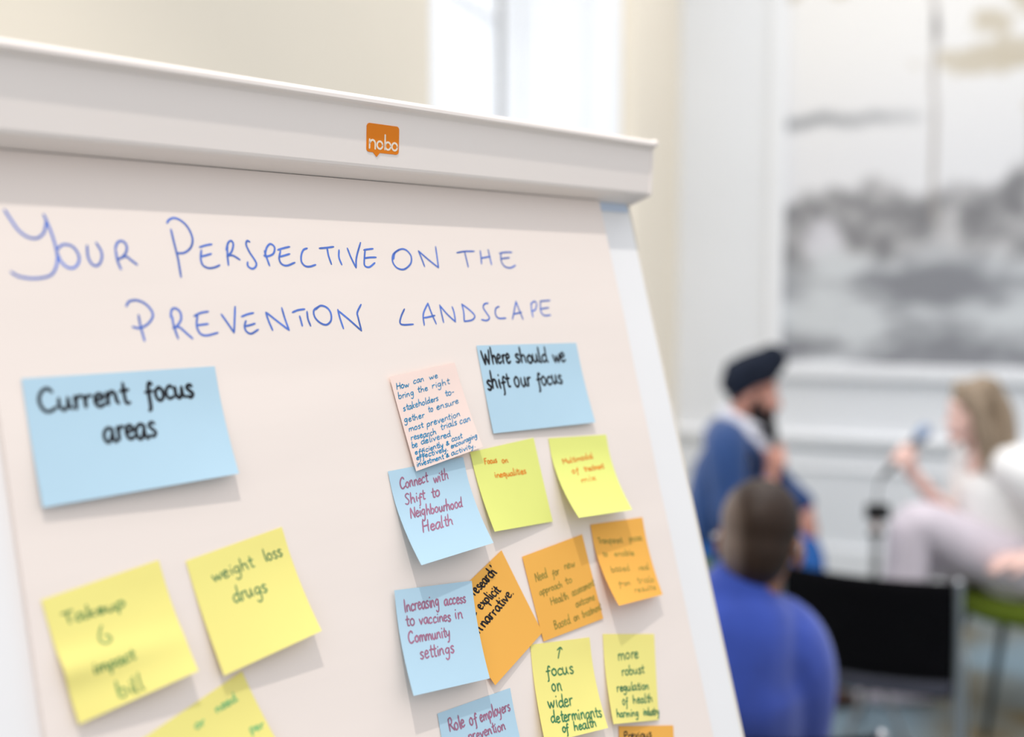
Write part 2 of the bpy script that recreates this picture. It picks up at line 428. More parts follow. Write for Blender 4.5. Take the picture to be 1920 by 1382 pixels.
# maker's badge: orange speech bubble with light lettering
lx0, lx1, ly0, ly1 = -10.0, 22.5, 280.0, 301.0
def bubble():
    r = 2.6; pts = []
    for cx, cy, a0 in ((lx1 - r, ly1 - r, 0), (lx0 + r, ly1 - r, 90), (lx0 + r, ly0 + r, 180)):
        for k in range(6): a = math.radians(a0 + k * 18); pts.append((cx + r * math.cos(a), cy + r * math.sin(a)))
    pts += [(-3.4, ly0), (.2, ly0 - 3.2), (3.4, ly0)]
    for k in range(6): a = math.radians(270 + k * 18); pts.append((lx1 - r + r * math.cos(a), ly0 + r + r * math.sin(a)))
    return pts
bm = NB(); prism(bm, bubble(), lambda x, y: bd(x, y, facey(y) + .05), lambda x, y: bd(x, y, facey(y) + .5))
badge = tag(obj('badge', bm, M['orange_logo'], chart, smooth=False), 'orange speech bubble badge with light lettering')

def ribbon(bm, pts, w, f, smooth=5, taper=True):
    """flat pen stroke of width w along 2-D points (mm); f maps (x, y) to space"""
    P = [V((p[0], p[1], 0)) for p in pts]
    P = catmull(P, smooth) if len(P) > 2 else [P[0], (P[0] + P[1]) / 2, P[1]]
    L = []
    for i, p in enumerate(P):
        t = P[min(i + 1, len(P) - 1)] - P[max(i - 1, 0)]
        if t.length < 1e-6: t = V((1, 0, 0))
        t.normalize(); n = V((-t.y, t.x, 0))
        k = w * .5 * (.72 if taper and i in (0, len(P) - 1) else 1)
        L.append((bm.verts.new(f(*(p + n * k).xy)), bm.verts.new(f(*(p - n * k).xy))))
    for (a, b), (c, d) in zip(L, L[1:]):
        bm.faces.new((b, d, c, a))
    for i, s in ((0, -1), (-1, 1)):                                   # rounded ends
        p = P[i]; t = (P[i] - P[1 if i == 0 else -2])
        if t.length < 1e-6: continue
        t.normalize(); n = V((-t.y, t.x, 0)); k = w * .5 * (.72 if taper else 1)
        q = [bm.verts.new(f(*(p + (n * math.cos(a) + t * math.sin(a)) * k).xy)) for a in (math.radians(x) for x in (35, 70, 110, 145))]
        ring = [L[i][0]] + q + [L[i][1]] if i == -1 else [L[i][1]] + list(reversed(q)) + [L[i][0]]
        try: bm.faces.new(ring if i == -1 else ring)
        except ValueError: pass

bm = NB()
def logo_f(x, y): return bd(x, y, facey(y) + .62)
def arch(x, y, r, a0, a1, n=10): return [(x + r * math.cos(math.radians(a0 + (a1 - a0) * k / n)), y + r * math.sin(math.radians(a0 + (a1 - a0) * k / n))) for k in range(n + 1)]
for st in ([(-7.2, 282.6), (-7.2, 289.0)], [(-7.2, 286.4)] + arch(-4.2, 286.2, 2.6, 160, 0, 6) + [(-1.6, 282.6)], arch(3.0, 285.6, 2.75, 0, 360, 16), [(8.2, 282.9), (8.2, 293.4)], arch(11.2, 285.6, 2.75, 0, 360, 16), arch(18.0, 285.6, 2.75, 0, 360, 16)):
    ribbon(bm, st, 1.45, logo_f, 3, taper=False)
obj('badge_lettering', bm, M['logo_white'], badge, smooth=False)
# pen tray and legs
bm = NB(); prism(bm, [(-735, -15), (-735, 60), (-715, 66), (-715, 58), (-722, 52), (-722, -15)], lambda y, h: bd(-345, y, h), lambda y, h: bd(345, y, h))
obj('pen_tray', bm, M['bar'], chart, smooth=False, bevel=.001)
for x in (-300, 300):
    a = bd(x, 240, -26); d = (bd(x, -700, -26) - a).normalized(); b = a + d * ((.02 - a.z) / d.z)
    bm = NB(); tube(bm, [a, b], .0125, n=1)
    obj('leg', bm, M['grey_metal'], chart)
a = bd(0, 230, -30); b = V((a.x, a.y, 0)) - V((BZ.x, BZ.y, 0)).normalized() * .22; b.z = .02
bm = NB(); tube(bm, [a, b], .0125, n=1)
obj('leg', bm, M['grey_metal'], chart)

# pad of paper
pad = thing('flipchart_pad', bd(0, 267, -3), 'cream flipchart sheet headed in blue capitals, hanging from the clamp bar', 'flipchart paper')
def wav(x, y):
    e = sstep(262, 150, y)
    return e * (.55 * noise.noise(V((x * .004, y * .017, 2))) + .25 * noise.noise(V((x * .012, y * .03, 7))))
bm = NB()
nx, ny = 60, 110
g = [[bm.verts.new(bd(-300 + 600 * i / nx, 266.5 - 966 * j / ny, wav(-300 + 600 * i / nx, 266.5 - 966 * j / ny))) for j in range(ny + 1)] for i in range(nx + 1)]
for i in range(nx):
    for j in range(ny): bm.faces.new((g[i][j + 1], g[i + 1][j + 1], g[i + 1][j], g[i][j]))
obj('top_sheet', bm, M['paper'], pad)
bm = NB(); prism(bm, [(-299.6, -699), (299.6, -699), (299.6, 266), (-299.6, 266)], lambda x, y: bd(x, y, -7.2), lambda x, y: bd(x, y, -1.0))
obj('sheets', bm, M['paper'], pad, smooth=False)

NOTES = {
'current': {'c':[(-284.9,121.5),(-156.8,121.6),(-156.8,46.0),(-284.8,43.2)],'b':0.5,'l':(3.5,8.3),'w':[('Current',0.054,0.279,0.509,0.266,-0.002,-0.103),('focus',0.591,0.26,0.856,0.266,-0.001,-0.107),('areas',0.34,0.564,0.616,0.575,0.0,-0.12)]},
'take': {'c':[(-291.9,-9.3),(-218.0,0.1),(-208.9,-71.8),(-282.6,-83.0)],'b':0.5,'l':(4.2,11.0),'w':[('Takeup',0.114,0.245,0.636,0.283,-0.001,-0.052),('6',0.316,0.5,0.447,0.512,-0.0,-0.077),('impact',0.216,0.689,0.563,0.705,0.001,-0.055),('bill',0.337,0.945,0.55,0.959,0.003,-0.071)]},
'weight': {'c':[(-200.1,-4.0),(-126.2,5.8),(-116.3,-68.8),(-190.1,-79.7)],'b':0.5,'l':(6.5,11.5),'w':[('weight',0.185,0.249,0.619,0.255,-0.003,-0.06),('loss',0.734,0.239,0.927,0.257,-0.002,-0.063),('drugs',0.31,0.479,0.664,0.499,0.0,-0.074)]},
'lower': {'c':[(-246.7,-103.0),(-173.9,-81.1),(-152.3,-152.9),(-225.1,-174.8)],'b':0.5,'l':(6.0,8.0),'w':[('need',0.647,0.177,0.861,0.193,-0.002,-0.042),('or',0.428,0.195,0.529,0.196,-0.001,-0.041),('per',0.831,0.494,0.969,0.524,0.0,-0.041)]},
'where': {'c':[(91.3,125.3),(219.6,122.2),(217.8,45.5),(89.5,48.9)],'b':0.5,'l':(1.6,4.8),'w':[('Where',0.031,0.227,0.294,0.21,-0.003,-0.109),('should',0.339,0.219,0.671,0.224,-0.002,-0.1),('we',0.715,0.233,0.857,0.227,-0.002,-0.109),('shift',0.027,0.507,0.248,0.495,-0.001,-0.102),('our',0.287,0.504,0.451,0.492,-0.001,-0.111),('focus',0.503,0.496,0.773,0.492,0.0,-0.108)]},
'connect': {'c':[(-26.5,31.8),(52.1,33.6),(53.7,-38.7),(-24.9,-41.8)],'b':0.5,'l':(17.1,14.4),'w':[('Connect',0.102,0.209,0.473,0.194,0.007,-0.062),('with',0.537,0.218,0.746,0.201,0.008,-0.063),('Shift',0.108,0.376,0.381,0.366,0.013,-0.061),('to',0.458,0.369,0.582,0.363,0.013,-0.062),('Neighbourhood',0.114,0.527,0.819,0.537,0.017,-0.061),('Health',0.192,0.695,0.615,0.695,0.023,-0.065)]},
'pink': {'c':[(-9.5,104.1),(61.2,111.7),(69.7,38.9),(-1.6,28.2)],'b':2.2,'l':(1.2,5.0),'w':[('How',0.047,0.144,0.244,0.144,0.007,-0.036),('can',0.307,0.126,0.472,0.12,0.008,-0.037),('we',0.551,0.127,0.687,0.121,0.008,-0.037),('bring',0.04,0.245,0.271,0.242,0.007,-0.036),('the',0.332,0.23,0.487,0.229,0.008,-0.037),('right',0.555,0.224,0.835,0.22,0.008,-0.038),('stakeholders',0.061,0.374,0.597,0.365,0.008,-0.036),('to-',0.707,0.344,0.861,0.343,0.009,-0.038),('gether',0.031,0.493,0.328,0.499,0.008,-0.035),('to',0.401,0.462,0.475,0.459,0.009,-0.036),('ensure',0.525,0.458,0.881,0.453,0.01,-0.037),('most',0.053,0.594,0.274,0.593,0.008,-0.035),('prevention',0.318,0.602,0.842,0.595,0.01,-0.037),('research',0.048,0.684,0.427,0.705,0.008,-0.035),('trials',0.495,0.679,0.755,0.674,0.01,-0.037),('can',0.793,0.683,0.965,0.68,0.011,-0.038),('be',0.032,0.765,0.117,0.764,0.008,-0.035),('delivered',0.166,0.758,0.617,0.775,0.009,-0.036),('efficiently',0.049,0.838,0.468,0.852,0.007,-0.03),('&',0.499,0.854,0.557,0.851,0.01,-0.036),('cost',0.589,0.835,0.765,0.831,0.009,-0.031),('effectively.',0.043,0.893,0.506,0.91,0.007,-0.03),('encouraging',0.55,0.903,0.977,0.879,0.01,-0.031),('investment',0.023,0.961,0.413,0.974,0.007,-0.03),('&',0.437,0.975,0.494,0.972,0.008,-0.03),('activity.',0.525,0.975,0.896,0.972,0.009,-0.031)]},
'limea': {'c':[(60.7,36.5),(137.8,40.3),(139.9,-33.9),(64.0,-30.6)],'b':0.5,'l':(7.2,0.8),'w':[('Focus',0.172,0.185,0.358,0.191,-0.001,-0.038),('on',0.426,0.215,0.525,0.219,-0.001,-0.038),('inequalities',0.27,0.367,0.762,0.393,-0.001,-0.041)]},
'limeb': {'c':[(156.4,37.9),(235.0,33.0),(230.5,-39.6),(151.9,-35.0)],'b':0.5,'l':(20.8,16.0),'w':[('Multimodal',0.15,0.333,0.692,0.288,-0.004,-0.039),('of',0.259,0.457,0.375,0.445,-0.0,-0.039),('treatment',0.476,0.446,0.836,0.43,-0.001,-0.04),('mix',0.347,0.587,0.622,0.568,0.003,-0.046)]},
'oa': {'c':[(188.2,-44.6),(262.4,-49.7),(257.4,-122.7),(183.2,-117.5)],'b':0.5,'l':(17.9,8.7),'w':[('Transparent',0.086,0.239,0.538,0.282,-0.005,-0.045),('process',0.664,0.282,0.919,0.288,-0.006,-0.047),('to',0.109,0.407,0.198,0.411,0.0,-0.038),('enable',0.315,0.425,0.702,0.456,-0.001,-0.039),('based',0.157,0.606,0.516,0.631,0.005,-0.044),('real',0.692,0.653,0.904,0.659,0.002,-0.039),('from',0.187,0.783,0.439,0.803,0.008,-0.037),('trials',0.567,0.8,0.927,0.826,0.005,-0.045),('results',0.439,0.897,0.904,0.919,0.007,-0.038)]},
'ob': {'c':[(96.3,-56.4),(174.5,-51.0),(178.9,-126.8),(100.8,-128.1)],'b':0.5,'l':(0.8,0.8),'w':[('Need',0.104,0.326,0.305,0.319,-0.0,-0.055),('for',0.377,0.338,0.493,0.338,-0.0,-0.049),('new',0.583,0.311,0.77,0.322,-0.0,-0.049),('approach',0.118,0.487,0.492,0.489,0.0,-0.043),('to',0.55,0.479,0.668,0.479,0.0,-0.043),('Health',0.245,0.642,0.545,0.642,0.0,-0.049),('assessment',0.602,0.632,1.0,0.609,0.0,-0.049),('outcome',0.616,0.768,0.952,0.761,0.0,-0.049),('Based',0.207,0.921,0.473,0.912,0.001,-0.055),('on',0.528,0.908,0.626,0.909,0.001,-0.049),('treatment',0.672,0.909,1.012,0.896,0.001,-0.049)]},
'ya': {'c':[(85.8,-127.1),(157.4,-138.1),(146.0,-212.2),(74.2,-203.2)],'b':0.5,'l':(7.2,11.0),'w':[('^',0.374,0.184,0.553,0.184,-0.006,-0.057),('focus',0.203,0.346,0.66,0.368,-0.003,-0.073),('on',0.258,0.513,0.421,0.522,-0.0,-0.077),('wider',0.153,0.675,0.559,0.697,0.003,-0.076),('determinants',0.149,0.821,0.962,0.874,0.007,-0.065),('of',0.285,0.933,0.392,0.939,0.006,-0.053),('health',0.466,0.945,0.834,0.957,0.008,-0.054)]},
'yb': {'c':[(175.1,-139.5),(244.0,-155.8),(224.6,-228.6),(157.8,-212.6)],'b':0.5,'l':(7.0,1.0),'w':[('more',0.253,0.299,0.674,0.28,-0.002,-0.073),('robust',0.299,0.475,0.762,0.454,-0.0,-0.061),('regulation',0.169,0.651,0.837,0.64,0.002,-0.054),('of',0.249,0.807,0.361,0.799,0.005,-0.059),('health',0.473,0.798,0.897,0.789,0.001,-0.054),('harming',0.092,0.929,0.555,0.938,0.005,-0.047),('industry',0.66,0.937,1.02,0.94,0.0,-0.048)]},
'research': {'c':[(4.4,-76.7),(74.3,-47.0),(101.6,-120.8),(36.6,-146.9)],'b':0.5,'l':(3.5,0.8),'w':[("research'",0.391,0.156,0.832,0.152,-0.034,-0.065),('explicit',0.375,0.315,0.741,0.328,-0.033,-0.065),('e',0.244,0.311,0.311,0.311,-0.03,-0.064),('n',0.191,0.485,0.268,0.486,-0.029,-0.064),('narrative.',0.291,0.482,0.887,0.452,-0.034,-0.065)]},
'inc': {'c':[(-42.8,-55.8),(33.7,-64.1),(25.6,-138.7),(-51.0,-130.9)],'b':3.2,'l':(10.7,8.6),'w':[('Increasing',0.095,0.221,0.541,0.209,-0.001,-0.068),('access',0.604,0.21,0.896,0.21,-0.0,-0.059),('to',0.091,0.354,0.209,0.359,0.002,-0.061),('vaccines',0.255,0.359,0.664,0.373,0.002,-0.057),('in',0.716,0.363,0.822,0.365,0.003,-0.059),('Community',0.088,0.518,0.621,0.527,0.005,-0.061),('settings',0.187,0.69,0.626,0.687,0.008,-0.066)]},
'role': {'c':[(-21.9,-152.0),(54.7,-153.8),(52.9,-228.8),(-23.7,-227.0)],'b':0.5,'l':(6.0,6.0),'w':[('Role',0.106,0.206,0.324,0.214,-0.004,-0.073),('of',0.381,0.219,0.484,0.215,-0.004,-0.069),('employers',0.525,0.227,0.952,0.221,-0.003,-0.065),('prevention',0.327,0.368,0.837,0.383,-0.001,-0.058)]},
'oc': {'c':[(171.5,-218.6),(244.1,-239.2),(223.7,-311.3),(151.1,-290.8)],'b':0.5,'l':(6.0,6.0),'w':[('Previous',0.078,0.147,0.588,0.134,-0.005,-0.053)]},
}
HEADING = [[(-280.1,227.2),(-277.1,220.9),(-273.7,214.6),(-268.8,210.3),(-263.3,209.6),(-258.9,212.7),(-256.9,217.0),(-256.1,220.6)],[(-256.8,225.4),(-255.0,218.9),(-253.1,210.0),(-252.2,199.2),(-253.7,192.0),(-257.1,186.6),(-262.5,184.3),(-270.3,183.7),(-277.7,185.0),(-281.7,187.7)],[(-251.6,202.8),(-247.4,205.9),(-241.7,204.8),(-238.7,199.5),(-239.2,194.6),(-242.6,190.9),(-246.7,190.9),(-250.2,194.4),(-251.8,199.2),(-252.0,202.2)],[(-232.2,205.7),(-232.7,198.4),(-231.0,193.5),(-227.6,192.3),(-224.3,196.0),(-223.4,201.6),(-225.9,207.7)],[(-213.7,203.1),(-213.6,196.2),(-212.1,190.0)],[(-213.9,203.7),(-211.7,208.1),(-208.4,209.4),(-205.9,207.0),(-206.3,202.6),(-209.4,198.8),(-212.8,196.8)],[(-212.8,196.8),(-207.5,198.8),(-204.2,196.4),(-200.5,193.3)],[(-172.1,218.7),(-171.4,208.6),(-170.5,198.2),(-170.4,184.9)],[(-174.3,223.1),(-171.9,225.8),(-167.6,227.0),(-162.5,224.6),(-158.6,219.5),(-157.1,212.3),(-159.5,206.2),(-165.1,202.2),(-171.2,201.8)],[(-152.8,206.4),(-148.1,207.9),(-142.9,208.9)],[(-152.6,199.8),(-149.4,200.5),(-144.6,201.9)],[(-151.8,204.4),(-153.3,198.5),(-152.7,193.8),(-148.9,191.5),(-143.8,192.0),(-139.5,193.7)],[(-130.5,209.7),(-132.0,201.5),(-132.6,193.7)],[(-132.4,204.9),(-129.7,210.4),(-126.9,211.8),(-125.9,209.1),(-128.4,203.6),(-132.6,200.2)],[(-132.1,200.8),(-127.7,200.9),(-122.7,197.9)],[(-112.0,211.5),(-114.0,212.2),(-115.4,209.4),(-113.8,203.9),(-109.9,196.4),(-110.6,193.0),(-113.9,191.3),(-117.0,193.3),(-116.7,196.3)],[(-101.1,204.9),(-100.1,199.3),(-98.9,193.8)],[(-101.2,202.1),(-98.5,207.7),(-94.9,210.4),(-91.9,207.9),(-94.0,202.9),(-99.9,200.7),(-102.1,201.4)],[(-89.5,205.9),(-84.4,207.4),(-78.6,208.7)],[(-88.9,200.7),(-84.8,201.7),(-79.7,203.1)],[(-87.3,205.2),(-89.6,199.5),(-88.4,195.3),(-83.9,194.0),(-76.5,196.5)],[(-63.2,207.9),(-66.9,206.4),(-69.7,202.0),(-70.4,197.0),(-67.8,193.9),(-63.7,193.5),(-58.1,195.0)],[(-52.0,208.1),(-45.4,208.7),(-38.4,209.7)],[(-44.7,208.3),(-44.7,202.5),(-43.4,195.6)],[(-204.9,159.2),(-204.7,151.5),(-203.6,141.6)],[(-212.3,165.2),(-209.9,168.3),(-204.8,169.1),(-199.4,166.9),(-195.7,162.5),(-195.1,158.1),(-199.1,153.2),(-205.3,150.3),(-210.2,151.3)],[(-181.5,157.7),(-181.3,150.8),(-179.7,142.2)],[(-182.6,157.1),(-181.0,162.2),(-177.9,163.1),(-175.1,160.2),(-175.5,155.1),(-179.4,150.7),(-182.2,149.5)],[(-181.7,150.1),(-177.5,150.0),(-174.0,146.7),(-169.2,141.8)],[(-165.4,157.4),(-160.2,159.5),(-154.2,160.4)],[(-164.5,150.9),(-161.0,151.2),(-155.8,151.7)],[(-162.7,158.6),(-164.6,150.3),(-162.8,145.0),(-158.2,143.6),(-149.5,145.2)],[(-144.6,158.2),(-141.1,152.2),(-137.0,144.8)],[(-137.0,144.8),(-135.1,153.3),(-132.9,163.5)],[(-129.1,156.1),(-124.0,157.7),(-119.0,158.6)],[(-127.5,149.1),(-123.3,149.8),(-119.1,150.9)],[(-126.1,153.1),(-127.9,149.1),(-127.1,145.4),(-123.5,143.6),(-117.3,146.4)],[(-108.8,158.8),(-107.7,152.6),(-105.6,145.5)],[(-108.5,158.8),(-100.9,152.4),(-91.7,145.0)],[(-91.7,145.0),(-93.6,153.6),(-94.8,161.9)],[(-86.3,158.3),(-81.2,159.9),(-75.1,160.6)],[(-80.6,155.4),(-80.1,151.9),(-79.7,147.9)],[(-73.4,158.7),(-73.7,153.1),(-72.4,147.7)],[(-62.8,162.1),(-67.2,159.3),(-67.3,154.3),(-63.7,150.0),(-58.3,148.1),(-53.4,151.1),(-52.2,156.8),(-54.7,161.2),(-60.2,163.0),(-65.8,160.0)],[(-33.8,207.2),(-35.1,201.2),(-33.7,195.4)],[(-25.5,208.8),(-23.6,201.4),(-20.5,193.0)],[(-20.5,193.0),(-18.2,201.5),(-11.6,213.7)],[(-9.7,207.7),(-5.9,208.3),(-0.2,209.0)],[(-10.6,200.9),(-5.6,201.6),(1.3,201.9)],[(-8.4,207.7),(-10.8,200.2),(-11.6,194.9),(-7.3,193.7),(-1.0,197.3)],[(26.1,208.8),(19.4,204.5),(17.5,198.3),(20.9,193.3),(28.0,192.2),(36.0,197.0),(38.1,203.3),(34.7,208.2),(29.2,209.4),(21.7,206.1),(18.9,200.6)],[(47.2,208.2),(49.0,201.9),(50.7,194.8)],[(47.2,208.2),(55.9,201.2),(65.9,193.9)],[(65.9,193.9),(66.6,203.0),(67.2,212.3)],[(90.2,207.5),(99.8,208.9),(111.5,209.3)],[(99.7,208.5),(100.1,201.9),(100.5,194.9)],[(118.8,210.1),(118.1,203.1),(117.2,198.0)],[(117.6,203.1),(123.9,204.0),(129.8,205.0)],[(128.8,211.2),(129.1,204.1),(129.4,197.4)],[(142.1,208.1),(149.4,209.1),(158.4,209.4)],[(143.1,203.0),(147.9,203.6),(153.9,204.2)],[(144.1,208.6),(142.5,200.9),(145.8,195.9),(152.5,194.7),(159.8,197.2)],[(-45.2,159.7),(-44.6,153.1),(-43.0,144.7)],[(-45.1,158.9),(-36.3,151.5),(-26.4,142.4)],[(-26.4,142.4),(-27.3,152.7),(-27.2,157.1),(-22.3,163.3)],[(20.5,158.9),(15.9,153.2),(13.3,147.9),(16.1,145.9),(26.7,146.0)],[(38.1,144.9),(39.4,154.2),(46.6,163.4)],[(46.6,163.4),(48.5,154.7),(51.3,145.6)],[(39.6,151.1),(45.8,151.8),(51.6,152.8)],[(59.3,161.6),(59.4,153.7),(59.7,146.6)],[(59.2,161.3),(65.5,153.6),(73.1,146.6)],[(73.1,146.6),(73.6,155.0),(72.7,159.8)],[(84.4,162.0),(84.7,154.8),(83.2,146.8)],[(84.4,162.0),(92.6,156.2),(96.7,151.3),(92.5,147.8),(83.2,146.8)],[(115.7,162.4),(111.0,161.6),(108.8,158.4),(111.5,153.4),(113.7,149.2),(109.7,146.9),(103.8,147.8)],[(128.3,159.2),(123.7,157.3),(121.9,152.3),(124.8,148.6),(133.8,148.4)],[(141.6,147.2),(146.2,155.2),(150.8,163.5)],[(150.8,163.5),(152.7,155.0),(155.1,146.8)],[(144.1,151.8),(149.6,152.5),(155.1,153.3)],[(169.8,161.2),(168.6,154.7),(168.6,148.7)],[(169.1,160.7),(174.7,163.2),(176.9,160.6),(173.7,155.5),(168.4,153.9)],[(182.1,163.1),(189.6,163.5),(196.0,163.8)],[(181.2,155.8),(186.3,156.4),(192.2,156.9)],[(182.5,162.8),(180.5,153.6),(184.3,149.7),(192.6,149.9)]]


bm = NB()
for st in HEADING: ribbon(bm, st, 1.6, lambda x, y: bd(x, y, wav(x, y) + .16))
tag(obj('handwriting', bm, M['ink_blue'], pad, smooth=False), 'heading in blue capitals: your perspective on the prevention landscape')

# handwriting: single-stroke letters, x-height 1, advance width first
G = {
 'a': (.85, [[(.62, .85), (.4, 1), (.12, .75), (.05, .35), (.2, .02), (.42, .15), (.62, .7)], [(.64, .95), (.62, .35), (.72, .02), (.85, .1)]]),
 'b': (.8, [[(.12, 1.9), (.1, 1), (.1, .1)], [(.1, .6), (.35, .95), (.62, .75), (.62, .3), (.4, .02), (.1, .12)]]),
 'c': (.7, [[(.6, .82), (.42, 1), (.15, .75), (.08, .35), (.25, .02), (.62, .18)]]),
 'd': (.85, [[(.6, .75), (.38, .95), (.1, .65), (.1, .25), (.3, .02), (.6, .35)], [(.66, 1.9), (.63, 1), (.66, .15), (.8, .02)]]),
 'e': (.7, [[(.1, .5), (.5, .62), (.5, .88), (.3, 1), (.1, .7), (.1, .25), (.3, .0), (.62, .2)]]),
 'f': (.62, [[(.6, 1.2), (.42, 1.35), (.3, 1.0), (.27, .3), (.24, -.6), (.1, -.8)], [(.04, .62), (.3, .66), (.55, .70)]]),
 'g': (.8, [[(.6, .85), (.35, 1), (.1, .7), (.15, .3), (.38, .2), (.6, .65)], [(.62, .95), (.6, .2), (.5, -.6), (.25, -.8), (.05, -.55)]]),
 'h': (.8, [[(.12, 1.9), (.1, 1), (.1, .02)], [(.1, .55), (.35, .95), (.56, .75), (.58, .3), (.66, .02)]]),
 'i': (.35, [[(.15, .95), (.13, .5), (.18, .02)], [(.16, 1.38), (.19, 1.48)]]),
 'j': (.4, [[(.25, .95), (.25, 0), (.1, -.7)], [(.26, 1.38), (.29, 1.48)]]),
 'k': (.75, [[(.12, 1.9), (.1, 1), (.1, .02)], [(.58, .95), (.15, .45), (.6, .02)]]),
 'l': (.35, [[(.15, 1.9), (.12, .9), (.16, .05), (.3, .05)]]),
 'm': (1.15, [[(.1, .95), (.1, .5), (.1, .02)], [(.1, .55), (.32, .95), (.48, .75), (.5, .02)], [(.5, .55), (.74, .95), (.9, .75), (.94, .3), (1.02, .02)]]),
 'n': (.8, [[(.1, .95), (.1, .5), (.1, .02)], [(.1, .5), (.36, .97), (.56, .75), (.58, .3), (.68, .02)]]),
 'o': (.78, [[(.4, 1), (.12, .75), (.1, .3), (.32, .0), (.6, .25), (.6, .75), (.4, 1), (.3, .95)]]),
 'p': (.8, [[(.12, .95), (.1, .2), (.08, -.75)], [(.1, .6), (.35, 1), (.62, .8), (.6, .35), (.38, .1), (.1, .2)]]),
 'q': (.8, [[(.6, .85), (.35, 1), (.1, .7), (.15, .3), (.38, .2), (.6, .65)], [(.62, .95), (.6, .0), (.64, -.75)]]),
 'r': (.58, [[(.1, .95), (.12, .5), (.1, .02)], [(.12, .55), (.28, .9), (.52, .92)]]),
 's': (.62, [[(.52, .88), (.32, 1), (.12, .8), (.3, .52), (.5, .28), (.32, .0), (.06, .12)]]),
 't': (.55, [[(.28, 1.6), (.25, .8), (.28, .1), (.5, .08)], [(.04, 1.0), (.3, 1.04), (.52, 1.06)]]),
 'u': (.82, [[(.1, .95), (.08, .35), (.28, .0), (.5, .3), (.58, .92)], [(.58, .95), (.6, .3), (.74, .02)]]),
 'v': (.72, [[(.05, .95), (.18, .5), (.3, .02)], [(.3, .02), (.45, .5), (.62, .98)]]),
 'w': (1.05, [[(.05, .95), (.15, .4), (.26, .02)], [(.26, .02), (.4, .5), (.48, .8)], [(.48, .8), (.56, .4), (.68, .02)], [(.68, .02), (.82, .5), (.92, .98)]]),
 'x': (.7, [[(.05, .95), (.3, .5), (.6, .02)], [(.58, .95), (.3, .5), (.05, .02)]]),
 'y': (.78, [[(.08, .95), (.1, .45), (.3, .25), (.55, .55)], [(.6, .95), (.55, .2), (.4, -.6), (.15, -.75)]]),
 'B': (.9, [[(.12, 1.7), (.1, .9), (.1, .02)], [(.1, 1.65), (.5, 1.6), (.55, 1.2), (.12, .9)], [(.12, .9), (.62, .8), (.62, .25), (.1, .02)]]),
 'C': (1.05, [[(.85, 1.4), (.6, 1.7), (.25, 1.4), (.1, .8), (.25, .15), (.55, -.02), (.95, .25)]]),
 'F': (.8, [[(.15, 1.7), (.12, .9), (.1, .02)], [(.12, 1.68), (.45, 1.7), (.75, 1.72)], [(.12, .92), (.35, .95), (.6, .97)]]),
 'H': (1.0, [[(.12, 1.7), (.12, .9), (.1, .02)], [(.8, 1.7), (.78, .9), (.8, .02)], [(.1, .85), (.45, .88), (.84, .92)]]),
 'I': (.4, [[(.2, 1.7), (.18, .9), (.2, .02)]]),
 'M': (1.2, [[(.1, .02), (.14, .9), (.2, 1.7)], [(.2, 1.7), (.4, 1.1), (.58, .6)], [(.58, .6), (.75, 1.1), (.95, 1.7)], [(.95, 1.7), (1.0, .9), (1.08, .02)]]),
 'N': (1.05, [[(.12, .02), (.14, .9), (.18, 1.7)], [(.18, 1.7), (.5, .85), (.82, .02)], [(.82, .02), (.86, .9), (.9, 1.75)]]),
 'P': (.85, [[(.15, 1.6), (.12, .8), (.1, .02)], [(.12, 1.6), (.5, 1.75), (.68, 1.35), (.5, .95), (.12, .85)]]),
 'R': (.95, [[(.15, 1.6), (.12, .8), (.1, .02)], [(.12, 1.6), (.5, 1.75), (.65, 1.35), (.5, .95), (.14, .85)], [(.3, .88), (.55, .45), (.85, .02)]]),
 'S': (.8, [[(.68, 1.5), (.42, 1.72), (.15, 1.4), (.38, .95), (.62, .5), (.42, .02), (.06, .2)]]),
 'T': (.9, [[(.05, 1.65), (.45, 1.68), (.85, 1.72)], [(.45, 1.68), (.42, .9), (.45, .02)]]),
 'W': (1.35, [[(.08, 1.6), (.18, .8), (.35, .02)], [(.35, .02), (.5, .7), (.62, 1.2)], [(.62, 1.2), (.72, .6), (.88, .02)], [(.88, .02), (1.05, .8), (1.18, 1.65)]]),
 '&': (.7, [[(.6, .3), (.3, .0), (.1, .3), (.45, .85), (.35, 1.15), (.18, .9), (.4, .4), (.62, .02)]]),
 '6': (.8, [[(.42, 1.9), (.18, 1.1), (.12, .45), (.35, .02), (.65, .25), (.6, .7), (.4, .85)]]),
 '^': (1.0, [[(.35, 0), (.5, 1.0), (.7, 2.1)], [(.38, 1.7), (.7, 2.15), (.85, 1.65)]]),
 '-': (.5, [[(.08, .55), (.42, .6)]]), '.': (.3, [[(.12, .02), (.16, .08)]]), "'": (.3, [[(.14, 1.9), (.1, 1.5)]]),
}

